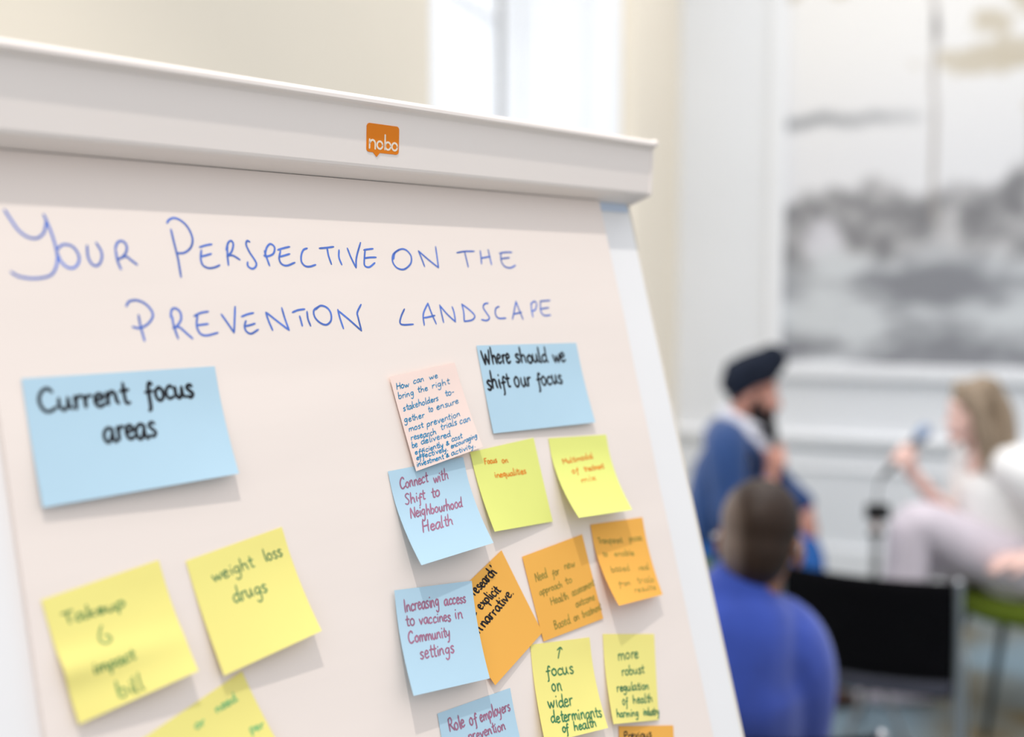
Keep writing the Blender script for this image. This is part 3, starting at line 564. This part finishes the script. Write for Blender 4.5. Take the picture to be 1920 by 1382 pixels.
NOTE_INFO = {
 # key: (paper, ink, stroke mm, jitter, label)
 'current': ('blue_note', 'ink_black', 2.5, 'wide pale blue sticky note reading Current focus areas in thick black marker'),
 'take': ('yellow_note', 'ink_faint', 1.5, 'creased yellow sticky note at lower left with faint green writing ending in bill'),
 'weight': ('yellow_note', 'ink_green', 1.05, 'yellow sticky note reading Weight loss drugs in green'),
 'lower': ('yellow_note', 'ink_palegreen', 1.3, 'tilted yellow sticky note below the weight loss note, only partly in view'),
 'where': ('blue_note', 'ink_black', 2.15, 'wide blue sticky note reading Where should we shift our focus in black'),
 'connect': ('blue_note', 'ink_mauve', 1.25, 'blue sticky note about neighbourhood health, under the pale pink note'),
 'pink': ('pink_note', 'ink_teal', .8, 'pale pink sticky note densely written in teal pen'),
 'limea': ('lime_note', 'ink_orange', 1.1, 'lime sticky note with orange writing touching the pale pink note'),
 'limeb': ('lime_note', 'ink_orange', 1.1, 'lime sticky note curling up alone at right with faint orange writing'),
 'oa': ('orange_note', 'ink_olive', 1.1, 'small looking orange sticky note below the curled lime note, near the sheet edge'),
 'ob': ('orange_note', 'ink_olive', 1.2, 'flat orange sticky note reading Need for new approach in faint olive pen'),
 'ya': ('yellow_note', 'ink_green', 1.4, 'yellow sticky note with an arrow above focus on wider determinants of health'),
 'yb': ('yellow_note', 'ink_green', 1.35, 'yellow sticky note reading more robust regulation of health in green'),
 'research': ('orange_note', 'ink_black', 1.45, 'diagonal orange sticky note with black writing tucked behind a blue note'),
 'inc': ('blue_note', 'ink_mauve', 1.3, 'blue sticky note reading Increasing access to vaccines in community settings'),
 'role': ('blue_note', 'ink_mauve', 1.3, 'blue sticky note reading Role of employers at the bottom of the sheet'),
 'oc': ('orange_note', 'ink_black', 1.3, 'orange sticky note at the bottom right, mostly cut off below a yellow note'),
}
def ease(t): return 0 if t < .15 else ((t - .15) / .85) ** 1.8
for key, (pm_, ink, sw, label) in NOTE_INFO.items():
    nd = NOTES[key]
    c = [V((*p, 0)) for p in nd['c']]; b0 = nd['b']; hl, hr = nd['l']
    W_ = (c[1] - c[0]).length; H_ = (c[3] - c[0]).length
    crease = key == 'take'
    def surf(s, t, up=0):
        p = c[0] * (1 - s) * (1 - t) + c[1] * s * (1 - t) + c[2] * s * t + c[3] * (1 - s) * t
        h = b0 + (hl * (1 - s) + hr * s) * ease(min(max(t, 0), 1.05)) + up
        if crease: h += 3.2 * math.exp(-((t - .58 - .12 * s) / .13) ** 2) * (1 - .75 * s)
        return bd(p.x, p.y, h + .3)
    o0 = surf(.5, 0)
    bm = NB(); ns, nt_ = 14, 36
    gr = [[[bm.verts.new(surf(i / ns, j / nt_, -k * .12)) for j in range(nt_ + 1)] for i in range(ns + 1)] for k in (0, 1)]
    for i in range(ns):
        for j in range(nt_):
            bm.faces.new((gr[0][i][j + 1], gr[0][i + 1][j + 1], gr[0][i + 1][j], gr[0][i][j]))
            bm.faces.new((gr[1][i][j], gr[1][i + 1][j], gr[1][i + 1][j + 1], gr[1][i][j + 1]))
    rim = [(i, 0) for i in range(ns)] + [(ns, j) for j in range(nt_)] + [(i, nt_) for i in range(ns, 0, -1)] + [(0, j) for j in range(nt_, 0, -1)]
    for (i, j), (p, q) in zip(rim, rim[1:] + rim[:1]):
        bm.faces.new((gr[0][i][j], gr[0][p][q], gr[1][p][q], gr[1][i][j]))
    bmesh.ops.recalc_face_normals(bm, faces=bm.faces); bm.normal_update()
    for e in bm.edges:
        if len(e.link_faces) == 2 and e.calc_face_angle(0) > .9: e.smooth = False
    note = tag(obj('sticky_note', bm, M[pm_], loc=o0), label, 'sticky note', 'sticky notes on the flipchart sheet')
    bm = NB()
    rnd = random.Random(key)
    for (word, s0, t0, s1, t1, us, ut) in nd['w']:
        adv = [G[ch][0] for ch in word]; tot = sum(adv) or 1
        x = 0
        for ch in word:
            jx, jy, jk = rnd.uniform(-.05, .05), rnd.uniform(-.07, .07), rnd.uniform(.92, 1.08)
            for st in G[ch][1]:
                pts = []
                for (px, py) in st:
                    k = (x + px + jx) / tot; y = py * jk + jy
                    pts.append(((s0 + (s1 - s0) * k + us * y) * W_, (t0 + (t1 - t0) * k + ut * y) * H_))
                ribbon(bm, pts, sw * rnd.uniform(.9, 1.08), lambda X, Y: surf(X / W_, Y / H_, .14), 4)
            x += G[ch][0]
    bmesh.ops.recalc_face_normals(bm, faces=bm.faces)
    obj('handwriting', bm, M[ink], note, smooth=False)

# ------------------------------------------------------------------ people
def frame_of(origin, fwd, up=(0, 0, 1), scale=1):
    f = V(fwd).normalized(); u = V(up); l = u.cross(f).normalized(); u = f.cross(l)
    m = Matrix((f, l, u)).transposed().to_4x4()
    return Matrix.Translation(origin) @ m @ Matrix.Scale(scale, 4)

def head(bm, F, neck_to, nose=1.0):
    """head in its own frame: x forward, y left, z up; origin between the ears at eye height"""
    R = F.to_3x3().normalized(); s = F.to_scale()[0]
    def e(c, r, rot=None): ball(bm, F @ V(c), [k * s for k in r], R @ rot if rot else R, 18, 12)
    def t(pts, rad): tube(bm, [F @ V(p) for p in pts], [k * s for k in rad], 10, 3)
    e((-.012, 0, .038), (.098, .076, .088)); e((.03, 0, -.03), (.062, .060, .085)); e((.045, 0, -.075), (.045, .048, .045))
    e((.083, 0, -.108), (.02, .024, .018)); e((.07, 0, .035), (.028, .056, .03))
    t([(.092, 0, .012), (.096 + .008 * nose, 0, -.012), (.096 + .018 * nose, 0, -.034)], [.009 * nose, .010 * nose, .0125 * nose]); e((.098 + .006 * nose, .012, -.037), (.010, .008, .008)); e((.098 + .006 * nose, -.012, -.037), (.010, .008, .008))
    for y in (1, -1):
        e((.06, y * .042, -.028), (.03, .022, .022)); e((-.012, y * .084, -.012), (.02, .011, .033)); e((.085, y * .03, .027), (.012, .022, .009)); e((.078, y * .031, .014), (.014, .017, .008)); e((.078, y * .031, -.006), (.0135, .016, .007))
    e((.092, 0, -.066), (.014, .026, .008)); e((.09, 0, -.08), (.013, .023, .008))
    tube(bm, [F @ V((-.02, 0, -.05)), F @ V((-.03, 0, -.12)), V(neck_to)], [.056 * s, .054 * s, .062 * s], 14, 4)

def face_parts(F, person):
    s = F.to_scale()[0]; R = F.to_3x3().normalized()
    for y in (1, -1):
        bm = NB(); ball(bm, F @ V((.0795, y * .031, .004)), .0118 * s)
        e = obj('eye', bm, M['eye'], person)
        bm = NB(); ball(bm, F @ V((.0898, y * .031, .004)), [.003 * s, .0055 * s, .0055 * s], R)
        obj('iris', bm, M['iris'], e)
    bm = NB(); ball(bm, F @ V((.103, 0, -.066)), [.005 * s, .023 * s, .005 * s], R); ball(bm, F @ V((.1, 0, -.079)), [.006 * s, .019 * s, .006 * s], R)
    obj('lips', bm, M['lip'], person, remesh=.003, smooth_it=2)

def grip_hand(bm, c, axis, palm, r, wrist):
    """hand closed round a rod: c on the rod, axis = rod towards the index finger, palm = from rod to palm"""
    a = V(axis).normalized(); p = V(palm); p = (p - a * p.dot(a)).normalized(); q = a.cross(p)
    c = V(c)
    pc_ = c + p * (r + .017) + q * .006
    Rm = Matrix((q, a, p)).transposed()
    ball(bm, pc_, (.036, .043, .017), Rm); ball(bm, pc_ - a * .018 + q * .012, (.03, .026, .019), Rm)
    for i, (off, ln) in enumerate(((.033, 1.0), (.011, 1.06), (-.011, 1.0), (-.031, .86))):
        rr = r + .0085
        pts = [pc_ + a * off - q * .03 + p * .002] + [c + a * (off - .004 * k) + (p * math.cos(x) - q * math.sin(x)) * rr * (1.25 if k == 0 else 1.0) for k, x in enumerate([math.radians(d * ln) for d in (70, 120, 165, 205)])]
        tube(bm, pts, [.0098, .0098, .0092, .0088, .0078], 10, 3)
    th = [pc_ + q * .022 + a * .006, c + (p * .25 + q * .97) * (r + .016) + a * .024, c + (q * .95 - p * .4) * (r + .010) + a * .042, c + (q * .45 - p * .9) * (r + .009) + a * .052]
    tube(bm, th, [.015, .0125, .0105, .009], 10, 3)
    tube(bm, [pc_ - a * .012 + q * .016, (pc_ + V(wrist)) / 2 + p * .004, V(wrist)], [.026, .025, .026], 12, 3)

def rest_hand(bm, wrist, d, n, side, bend=.9):
    """relaxed hand from the wrist along d, back of the hand towards n; side = thumb side"""
    w = V(wrist); d = V(d).normalized(); n = V(n); n = (n - d * n.dot(d)).normalized(); s = d.cross(n) * side
    Rm = Matrix((d, s, n)).transposed()
    ball(bm, w + d * .05, (.052, .04, .016), Rm); ball(bm, w + d * .035 + s * .018 - n * .006, (.032, .02, .018), Rm)
    for i, (o, ln) in enumerate(((.03, .072), (.010, .08), (-.011, .074), (-.030, .058))):
        p = w + d * (.088 - abs(o) * .25) + s * o; pts = [p - d * .02]
        ang = .15
        for k, f in enumerate((.42, .32, .26)):
            pts.append(p); ang += bend * (.35 + .1 * i * .3)
            p = p + (d * math.cos(ang) - n * math.sin(ang) + s * o * 1.2) * ln * f
        pts.append(p)
        tube(bm, pts, [.0105, .0098, .0092, .0085, .0076], 10, 3)
    tube(bm, [w + d * .022 + s * .022, w + d * .05 + s * .046 - n * .008, w + d * .075 + s * .053 - n * .02, w + d * .094 + s * .048 - n * .032], [.015, .0125, .0105, .009], 10, 3)
    tube(bm, [w - d * .02, w + d * .025], [.026, .027], 12, 1)

def shoe(person, ankle, d, m):
    a = V(ankle); d = V(d).normalized()
    bm = NB(); tube(bm, [a - d * .05 + V((0, 0, -.045)), a + d * .05 + V((0, 0, -.05)), a + d * .15 + V((0, 0, -.062)), a + d * .2 + V((0, 0, -.066))], [.042, .044, .036, .026], 14, 4)
    tube(bm, [a + V((0, 0, -.04)), a + V((0, 0, .02))], [.042, .04], 12, 1)
    return obj('shoe', bm, m, person, remesh=.006, smooth_it=3)

# --- man in the turban
man = thing('person', (.82, 4.02, 0), 'seated person in a navy turban and blue suit speaking into a black microphone', 'person')
HB, CH, NK = V((.79, 4.03, .575)), V((.83, 4.01, .84)), V((.865, 4.0, 1.045))
FH = frame_of((.915, 4.0, 1.175), (.95, -.16, -.12), (.1, 0, 1), .93)
rs, re_, rw = V((.79, 3.83, .985)), V((.80, 3.75, .735)), V((.955, 3.845, .875))
ls, le, lwr = V((.90, 4.19, .975)), V((1.10, 4.24, .77)), V((1.165, 4.10, .70))
rk, ra = V((1.09, 3.90, .53)), V((1.08, 3.90, .10))
lk, la = V((1.15, 4.10, .54)), V((1.16, 4.12, .10))
MIC = V((.985, 3.885, .945)); MICA = V((-.02, .03, .11))
bm = NB(); head(bm, FH, NK)
tube(bm, [NK, CH, HB], [.06, .095, .10], 14); tube(bm, [rs, re_, rw], [.045, .04, .027]); tube(bm, [ls, le, lwr], [.045, .04, .027])
tube(bm, [CH + V((0, 0, .12)), rs], [.06, .05], n=1); tube(bm, [CH + V((0, 0, .12)), ls], [.06, .05], n=1)
for k, a, y in ((rk, ra, -.09), (lk, la, .09)): tube(bm, [HB + V((0, y, 0)), k, a], [.075, .05, .035])
grip_hand(bm, MIC, MICA, (-.5, -.75, -.05), .0125, rw)
rest_hand(bm, lwr, (.08, -.25, -.8), (.55, -.8, .1), 1, .5)
obj('body', bm, M['skin'], man, remesh=.006, smooth_it=3)
face_parts(FH, man)
bm = NB()
sM = .93
def hb(c, r, rot=None): ball(bm, FH @ V(c), [k * sM for k in r], (FH.to_3x3().normalized() @ rot) if rot else FH.to_3x3().normalized())
hb((.055, 0, -.092), (.052, .06, .046)); hb((.07, 0, -.125), (.036, .04, .042)); hb((.09, 0, -.053), (.020, .034, .009)); hb((.035, 0, -.095), (.05, .064, .038))
for y in (1, -1): hb((.018, y * .06, -.05), (.026, .014, .055)); hb((.05, y * .05, -.075), (.03, .016, .032))
tag(obj('beard', bm, M['beard'], man, remesh=.006, smooth_it=3), 'dark full beard')
bm = NB()
tilt = Matrix.Rotation(math.radians(-38), 3, 'Y')
hb((-.012, 0, .088), (.142, .10, .082), tilt); hb((.058, 0, .152), (.062, .072, .062), tilt); hb((-.075, 0, .05), (.06, .082, .055), tilt)
for k in range(5):                                                    # wrapped folds
    pts = []
    for j in range(17):
        a = 2 * math.pi * j / 16
        v = tilt @ V(((.128 - .012 * k) * math.cos(a), (.094 - .008 * k) * math.sin(a), -.03 + .024 * k + .012 * math.cos(a + k)))
        pts.append(FH @ (v + V((-.008, 0, .082))))
    tube(bm, pts, .0125, 8, 2)
tag(obj('turban', bm, M['turban'], man, remesh=.005, smooth_it=2), 'navy blue wrapped turban')
fwd = V((.95, -.3, 0)).normalized()
bm = NB()
tube(bm, [NK + V((-.03, .0, -.03)), CH + V((0, 0, .06)), CH + V((-.03, 0, -.12)), HB + V((0, 0, .02)), HB + V((.02, 0, -.06))], [.075, .15, .165, .17, .16], 20, flat=((fwd), .82))
tube(bm, [CH + V((-.01, 0, .165)), rs + V((.0, .02, .0)), (rs + re_) / 2 + V((-.01, -.01, 0)), re_ + V((0, -.005, 0)), rw - V((.035, .022, .03))], [.09, .083, .068, .06, .046], 14)
tube(bm, [CH + V((.02, 0, .165)), ls, (ls + le) / 2, le, lwr + V((-.012, .02, .03))], [.09, .083, .068, .06, .046], 14)
obj('jacket', bm, M['suit'], man, remesh=.01, smooth_it=5)
bm = NB()
tube(bm, [NK + fwd * .035 + V((0, 0, -.01)), NK + fwd * .085 + V((-.01, 0, -.09)), CH + fwd * .095 + V((0, 0, .0)), HB + fwd * .12 + V((0, 0, .12))], [.045, .058, .05, .035], 14, flat=(fwd, .6))
ring = [NK + V((.012, 0, .012)) + (V((math.cos(a) * .072, math.sin(a) * .075, .02 - .036 * math.cos(a)))) for a in [2 * math.pi * j / 16 for j in range(17)]]
tube(bm, ring, .016, 8, 2)
for sd in (-1, 1):
    sx = V((-fwd.y, fwd.x, 0)) * sd
    tube(bm, [NK - fwd * .045 + sx * .05 + V((0, 0, .03)), NK + fwd * .02 + sx * .082 + V((0, 0, .0)), NK + fwd * .09 + sx * .058 + V((0, 0, -.07)), NK + fwd * .115 + sx * .03 + V((0, 0, -.15))], [.022, .030, .030, .018], 12, flat=(sx, .5))
tag(obj('shirt', bm, M['shirt'], man, remesh=.007, smooth_it=3), 'open necked white shirt')
bm = NB()
for sd in (-1, 1):
    sx = V((-fwd.y, fwd.x, 0)) * sd
    tube(bm, [NK + fwd * .01 + sx * .085 + V((0, 0, .0)), NK + fwd * .085 + sx * .075 + V((0, 0, -.09)), CH + fwd * .128 + sx * .055 + V((0, 0, -.0)), HB + fwd * .14 + sx * .02 + V((0, 0, .14))], [.022, .034, .036, .015], 12, flat=(fwd, .4))
obj('lapels', bm, M['suit'], man, remesh=.007, smooth_it=3)
bm = NB()
for k, a, y in ((rk, ra, -.09), (lk, la, .09)): tube(bm, [HB + V((-.02, y, -.005)), (HB + V((0, y, 0)) + k) / 2 + V((0, 0, .01)), k, k * .5 + a * .5 + V((.01, 0, 0)), a + V((0, 0, .02))], [.105, .092, .076, .066, .062])
obj('trousers', bm, M['trouser'], man, remesh=.01, smooth_it=4)
for a in (ra, la): shoe(man, a, (.95, -.2, 0), M['shoe'])

def microphone(label, c, axis, body, grille, cable=None):
    a = V(axis).normalized(); c = V(c)
    t = thing('microphone', c - a * .09, label, 'microphone')
    bm = NB(); tube(bm, [c - a * .1, c - a * .02, c + a * .06, c + a * .09], [.0105, .0115, .0135, .017], 16, 3)
    obj('mic_handle', bm, body, t)
    bm = NB(); ball(bm, c + a * .118, .027); tube(bm, [c + a * .09, c + a * .1], [.023, .026], 16, 1)
    obj('grille', bm, grille, t)
    if cable:
        bm = NB(); tube(bm, [c - a * .1] + [V(p) for p in cable], .0035, 8, 6)
        obj('cable', bm, M['black'], t)
microphone('black hand microphone held at the mouth of the person in the turban', MIC, MICA, M['black'], M['black'])

# --- woman with long fair hair
wom = thing('person', (1.84, 3.8, 0), 'seated person with long fair hair, white blouse and pale trousers, legs crossed', 'person')
HB, CH, NK = V((1.86, 3.8, .575)), V((1.765, 3.8, .80)), V((1.725, 3.8, .99))
FH = frame_of((1.678, 3.8, 1.125), (-.97, .12, -.06), (0, 0, 1), .90)
ls, le, lwr = V((1.775, 3.65, .95)), V((1.90, 3.58, .745)), V((1.80, 3.57, .655))
rs, re_, rw = V((1.745, 3.94, .945)), V((1.672, 3.90, .725)), V((1.478, 3.85, .895))
MIC = V((1.437, 3.845, .965)); MICA = V((.075, .0, .085))
lk, la = V((1.45, 3.735, .735)), V((1.395, 3.74, .35))
rk, ra = V((1.50, 3.90, .56)), V((1.53, 3.90, .10))
bm = NB(); head(bm, FH, NK, .72)
tube(bm, [NK, CH, HB], [.06, .10, .12], 14); tube(bm, [rs, re_, rw], [.04, .036, .025]); tube(bm, [ls, le, lwr], [.04, .036, .024])
tube(bm, [CH + V((-.02, 0, .11)), rs], [.05, .045], n=1); tube(bm, [CH + V((-.02, 0, .11)), ls], [.05, .045], n=1)
tube(bm, [HB + V((0, -.08, 0)), lk, la], [.07, .05, .032]); tube(bm, [HB + V((0, .08, 0)), rk, ra], [.07, .05, .032])
grip_hand(bm, MIC, MICA, (.55, -.5, -.45), .0125, rw)
rest_hand(bm, lwr, (-.9, .1, -.1), (-.1, -.2, .95), -1, .5)
obj('body', bm, M['skin2'], wom, remesh=.006, smooth_it=3)
face_parts(FH, wom)
bm = NB()
sW = .90; RW = FH.to_3x3().normalized()
def hb(c, r): ball(bm, FH @ V(c), [k * sW for k in r], RW)
hb((-.016, 0, .056), (.106, .088, .09)); hb((-.06, 0, -.02), (.072, .086, .105))
for y in (1, -1):
    tube(bm, [FH @ V((.045, y * .045, .108)), FH @ V((.018, y * .08, .045)), FH @ V((-.002, y * .084, -.02)), FH @ V((-.015, y * .086, -.09)), FH @ V((-.02, y * .088, -.21))], [.026, .03, .036, .04, .026], 12)
for k in range(9):
    y = (k - 4) * .021
    tube(bm, [FH @ V((-.05, y * .8, .12)), FH @ V((-.115 + abs(y) * .3, y, .0)), FH @ V((-.115 + abs(y) * .3, y * 1.15, -.14)), FH @ V((-.10 + abs(y) * .3, y * 1.25, -.25 - .02 * (k % 3)))], [.028, .034, .034, .014], 10)
tag(obj('hair', bm, M['blond'], wom, remesh=.006, smooth_it=2), 'long straight ash blond hair')
bm = NB()
tube(bm, [NK + V((.01, 0, -.015)), CH + V((0, 0, .09)), CH + V((0, 0, -.03)), (CH + HB) / 2, HB + V((.0, 0, .03)), HB + V((.0, 0, -.02))], [.062, .125, .128, .125, .15, .15], 20)
tube(bm, [CH + V((0, 0, .13)), ls, (ls + le) / 2 + V((.02, -.01, 0)), le + V((.01, -.01, 0)), lwr + V((.02, 0, .01))], [.08, .078, .08, .078, .045], 14)
tube(bm, [CH + V((-.01, 0, .13)), rs, (rs + re_) / 2, re_ + V((.02, .0, .02))], [.08, .074, .068, .058], 14)
obj('blouse', bm, M['blouse'], wom, remesh=.009, smooth_it=4)
bm = NB()
tube(bm, [HB + V((.02, -.08, -.01)), (HB + lk) / 2 + V((0, -.04, .0)), lk, (lk + la) / 2, la + V((0, 0, .03))], [.115, .10, .078, .076, .085])
tube(bm, [HB + V((.02, .08, -.02)), (HB + rk) / 2 + V((0, .04, .0)), rk, (rk + ra) / 2, ra + V((0, 0, .03))], [.11, .095, .078, .078, .09])
obj('trousers', bm, M['lilac'], wom, remesh=.01, smooth_it=4)
shoe(wom, la, (-.9, 0, -.35), M['lilac']); shoe(wom, ra, (-1, 0, 0), M['lilac'])
microphone('silver grey wired microphone held by the person in the white blouse', MIC, MICA, M['black'], M['silver'],
           [(1.345, 3.83, .84), (1.335, 3.82, .6), (1.34, 3.83, .3), (1.37, 3.9, .03), (1.6, 4.4, .012)])

# --- listener in the royal blue jumper, seen from behind
lis = thing('person', (.44, 2.08, 0), 'person in a royal blue jumper with short brown hair, seen from behind', 'person')
HB, CH, NK = V((.43, 2.14, .50)), V((.425, 2.07, .80)), V((.455, 2.05, .98))
FH = frame_of((.496, 2.07, 1.083), (.42, .9, -.1), (.06, 0, 1), .94)
rs, re_, rw = V((.56, 2.07, .87)), V((.58, 2.12, .60)), V((.54, 2.36, .53))
ls, le, lwr = V((.265, 2.0, .90)), V((.20, 2.1, .62)), V((.27, 2.36, .53))
rk, ra = V((.53, 2.56, .52)), V((.54, 2.60, .10))
lk, la = V((.33, 2.56, .52)), V((.32, 2.58, .10))
bm = NB(); head(bm, FH, NK)
tube(bm, [NK, CH + V((0, .03, 0)), HB + V((0, .03, 0))], [.058, .075, .085], 14); tube(bm, [rs, re_, rw], [.045, .04, .027]); tube(bm, [ls, le, lwr], [.045, .04, .027])
tube(bm, [CH + V((0, 0, .11)), rs], [.06, .05], n=1); tube(bm, [CH + V((0, 0, .11)), ls], [.06, .05], n=1)
for k, a, x in ((rk, ra, .09), (lk, la, -.09)): tube(bm, [HB + V((x, 0, 0)), k, a], [.075, .05, .035])
rest_hand(bm, rw, (-.2, .95, -.05), (0, 0, 1), -1, .5); rest_hand(bm, lwr, (.2, .95, -.05), (0, 0, 1), 1, .5)
obj('body', bm, M['skin3'], lis, remesh=.006, smooth_it=3)
face_parts(FH, lis)
bm = NB()
RL = FH.to_3x3().normalized(); sL = .94
def hb(c, r): ball(bm, FH @ V(c), [k * sL for k in r], RL)
hb((-.022, 0, .05), (.098, .083, .088)); hb((-.052, 0, -.005), (.068, .074, .082)); hb((-.052, 0, -.05), (.042, .052, .042))
tag(obj('hair', bm, M['hair'], lis, loc=tuple(FH @ V((0, 0, 0))), remesh=.006, smooth_it=14), 'short brown hair greying at one temple')
bm = NB()
for y in (1, -1):
    tube(bm, [FH @ V((.09, y * .062, .01)), FH @ V((.0, y * .083, .012)), FH @ V((-.045, y * .087, -.0))], .0025, 8, 4)
tube(bm, [FH @ V((.1, .02, .01)), FH @ V((.112, 0, .006)), FH @ V((.1, -.02, .01))], .002, 8, 4)
for y in (1, -1): tube(bm, [FH @ (V((.1, y * .035, -.004)) + V((0, math.cos(a) * .024, math.sin(a) * .018))) for a in [2 * math.pi * j / 12 for j in range(13)]], .002, 8, 2)
ball(bm, FH @ V((-.03, .091, .002)), .006)
obj('glasses', bm, M['steel'], lis)
bm = NB()
tube(bm, [NK + V((-.005, -.005, -.005)), NK + V((-.008, -.012, -.055)), CH + V((0, 0, .03)), (CH + HB) / 2, HB + V((0, 0, .03)), HB + V((0, 0, -.06))], [.084, .12, .165, .165, .165, .16], 20, flat=((0, 1, 0), .88))
tube(bm, [NK + V((.0, 0, -.05)), rs + V((-.02, 0, .012)), rs + V((.022, .01, -.07)), re_ + V((.01, 0, .04)), re_, rw], [.075, .088, .076, .062, .06, .042], 14)
tube(bm, [NK + V((-.02, 0, -.05)), ls + V((.02, 0, .012)), ls + V((-.02, .01, -.07)), le + V((0, 0, .04)), le, lwr], [.075, .088, .076, .062, .06, .042], 14)
obj('jumper', bm, M['jumper'], lis, remesh=.009, smooth_it=5)
bm = NB()
ring = [NK + V((.0, .005, .004)) + V((math.cos(a) * .07, math.sin(a) * .066, .012 * math.sin(-a) - .012 * math.cos(a))) for a in [2 * math.pi * j / 16 for j in range(17)]]
tube(bm, ring, .011, 8, 2)
obj('collar', bm, M['jumper'], lis)
bm = NB()
for k, a, x in ((rk, ra, .09), (lk, la, -.09)): tube(bm, [HB + V((x, -.02, -.005)), (HB + V((x, 0, 0)) + k) / 2, k, (k + a) / 2, a + V((0, 0, .02))], [.105, .09, .074, .066, .062])
obj('trousers', bm, M['dark_fab'], lis, remesh=.01, smooth_it=4)
for a in (ra, la): shoe(lis, a, (0, 1, 0), M['black'])

# ------------------------------------------------------------------ furniture
def black_chair(loc, yaw, label, group=None):
    """stacking chair facing local +y"""
    T = Matrix.Translation(loc) @ Matrix.Rotation(yaw, 4, 'Z')
    t = thing('stacking_chair', loc, label, 'chair', group)
    w = .242
    def L(x, y, z): return T @ V((x, y, z))
    bm = NB(); n = 12
    g = [[[bm.verts.new(L(-w + .008 + (2 * w - .016) * i / n, -.005 - .045 * (1 - (2 * i / n - 1) ** 2) - .05 * (j / 8) - .008 * k, .475 + .30 * j / 8)) for j in range(9)] for i in range(n + 1)] for k in (0, 1)]
    for i in range(n):
        for j in range(8):
            bm.faces.new((g[0][i][j], g[0][i][j + 1], g[0][i + 1][j + 1], g[0][i + 1][j])); bm.faces.new((g[1][i][j], g[1][i + 1][j], g[1][i + 1][j + 1], g[1][i][j + 1]))
    for i in range(n):
        for j in (0, 8): bm.faces.new((g[0][i][j], g[0][i + 1][j], g[1][i + 1][j], g[1][i][j]))
    for j in range(8):
        for i in (0, n): bm.faces.new((g[0][i][j], g[0][i][j + 1], g[1][i][j + 1], g[1][i][j]))
    bmesh.ops.recalc_face_normals(bm, faces=bm.faces)
    obj('backrest', bm, M['black_fab'], t)
    bm = NB()
    prism(bm, [(-w, .0), (-w + .03, -.03), (0, -.055), (w - .03, -.03), (w, .0), (w, .38), (w - .03, .43), (-w + .03, .43), (-w, .38)], lambda x, y: L(x, y, .425), lambda x, y: L(x, y, .462))
    tag(obj('seat', bm, M['dark_fab'], t, smooth=False, bevel=.012), 'charcoal seat')
    for s in (-1, 1):
        bm = NB(); tube(bm, [L(s * w, -.06, .775), L(s * (w + .004), -.01, .46), L(s * (w + .02), -.05, .012)], .0115, 12, 5)
        obj('rear_leg', bm, M['steel'], t)
        bm = NB(); tube(bm, [L(s * w, .0, .41), L(s * w, .36, .415), L(s * (w + .01), .41, .38), L(s * (w + .02), .44, .012)], .011, 12, 5)
        obj('front_leg', bm, M['steel'], t)
    bm = NB(); tube(bm, [L(-w, .2, .412), L(w, .2, .412)], .009, 10, 1)
    obj('stretcher', bm, M['steel'], t)
    return t
black_chair((1.035, 3.0, 0), math.radians(-24.8), 'empty black stacking chair with chrome legs behind the blue jumper person')
black_chair((.44, 1.95, 0), math.radians(-6), 'black stacking chair under the person in the blue jumper')

def green_chair(loc, yaw, label):
    T = Matrix.Translation(loc) @ Matrix.Rotation(yaw, 4, 'Z')
    t = thing('upholstered_chair', loc, label, 'chair', 'panel chairs')
    def L(x, y, z): return T @ V((x, y, z))
    bm = NB()
    prism(bm, [(.27 * math.cos(a) * (1 if math.cos(a) < 0 else 1), .27 * math.sin(a)) for a in [2 * math.pi * k / 24 for k in range(24)]], lambda x, y: L(x * .82, y * .82, .385), lambda x, y: L(x, y, .465))
    obj('seat', bm, M['green'], t, smooth=False, bevel=.03)
    bm = NB()
    pts = [L(.285 * math.sin(a), -.285 * math.cos(a) , .50 + .0 * a) for a in [math.radians(d) for d in range(-75, 76, 15)]]
    for dz in (-.07, -.035, 0, .035, .07): tube(bm, [p + V((0, 0, dz)) for p in pts], .034, 12, 3)
    obj('backrest', bm, M['green'], t, remesh=.012, smooth_it=14)
    for sx in (-1, 1):
        for sy in (-1, 1):
            bm = NB(); tube(bm, [L(sx * .13, sy * .13, .395), L(sx * .22, sy * .22, .012)], [.014, .010], 10, 1)
            obj('leg', bm, M['dark_metal'], t)
    return t
green_chair((1.88, 3.8, 0), math.radians(90), 'olive green upholstered chair under the person in the white blouse')
green_chair((.78, 4.03, 0), math.radians(-90), 'olive green upholstered chair under the person in the turban')

tri = thing('camera_tripod', (1.262, 3.6, 0), 'small black camera on a slender grey tripod between the two speakers', 'tripod')
bm = NB(); box(bm, (1.266, 3.6, .807), (.078, .045, .055)); obj('camera_body', bm, M['black'], tri, smooth=False, bevel=.008)
bm = NB(); tube(bm, [(1.266, 3.575, .807), (1.266, 3.555, .807)], .016, 16, 1, caps=False); obj('camera_lens', bm, M['black'], tri)
bm = NB(); tube(bm, [(1.262, 3.6, .742), (1.262, 3.6, .778)], .012, 12, 1); tag(obj('clamp', bm, M['rosewood'], tri), 'tan clamp')
bm = NB(); tube(bm, [(1.248, 3.6, .732), (1.276, 3.6, .732)], .013, 12, 1); obj('knob', bm, M['black'], tri)
bm = NB(); tube(bm, [(1.262, 3.6, .735), (1.262, 3.6, .22)], .0145, 14, 1); obj('post', bm, M['grey_metal'], tri)
for k in range(3):
    a = math.radians(90 + 120 * k)
    bm = NB(); tube(bm, [(1.262, 3.6, .26), (1.262 + .12 * math.cos(a), 3.6 + .12 * math.sin(a), .012)], .008, 10, 1)
    obj('leg', bm, M['grey_metal'], tri)

for o in bpy.data.objects:
    if '_o' in o: del o['_o']
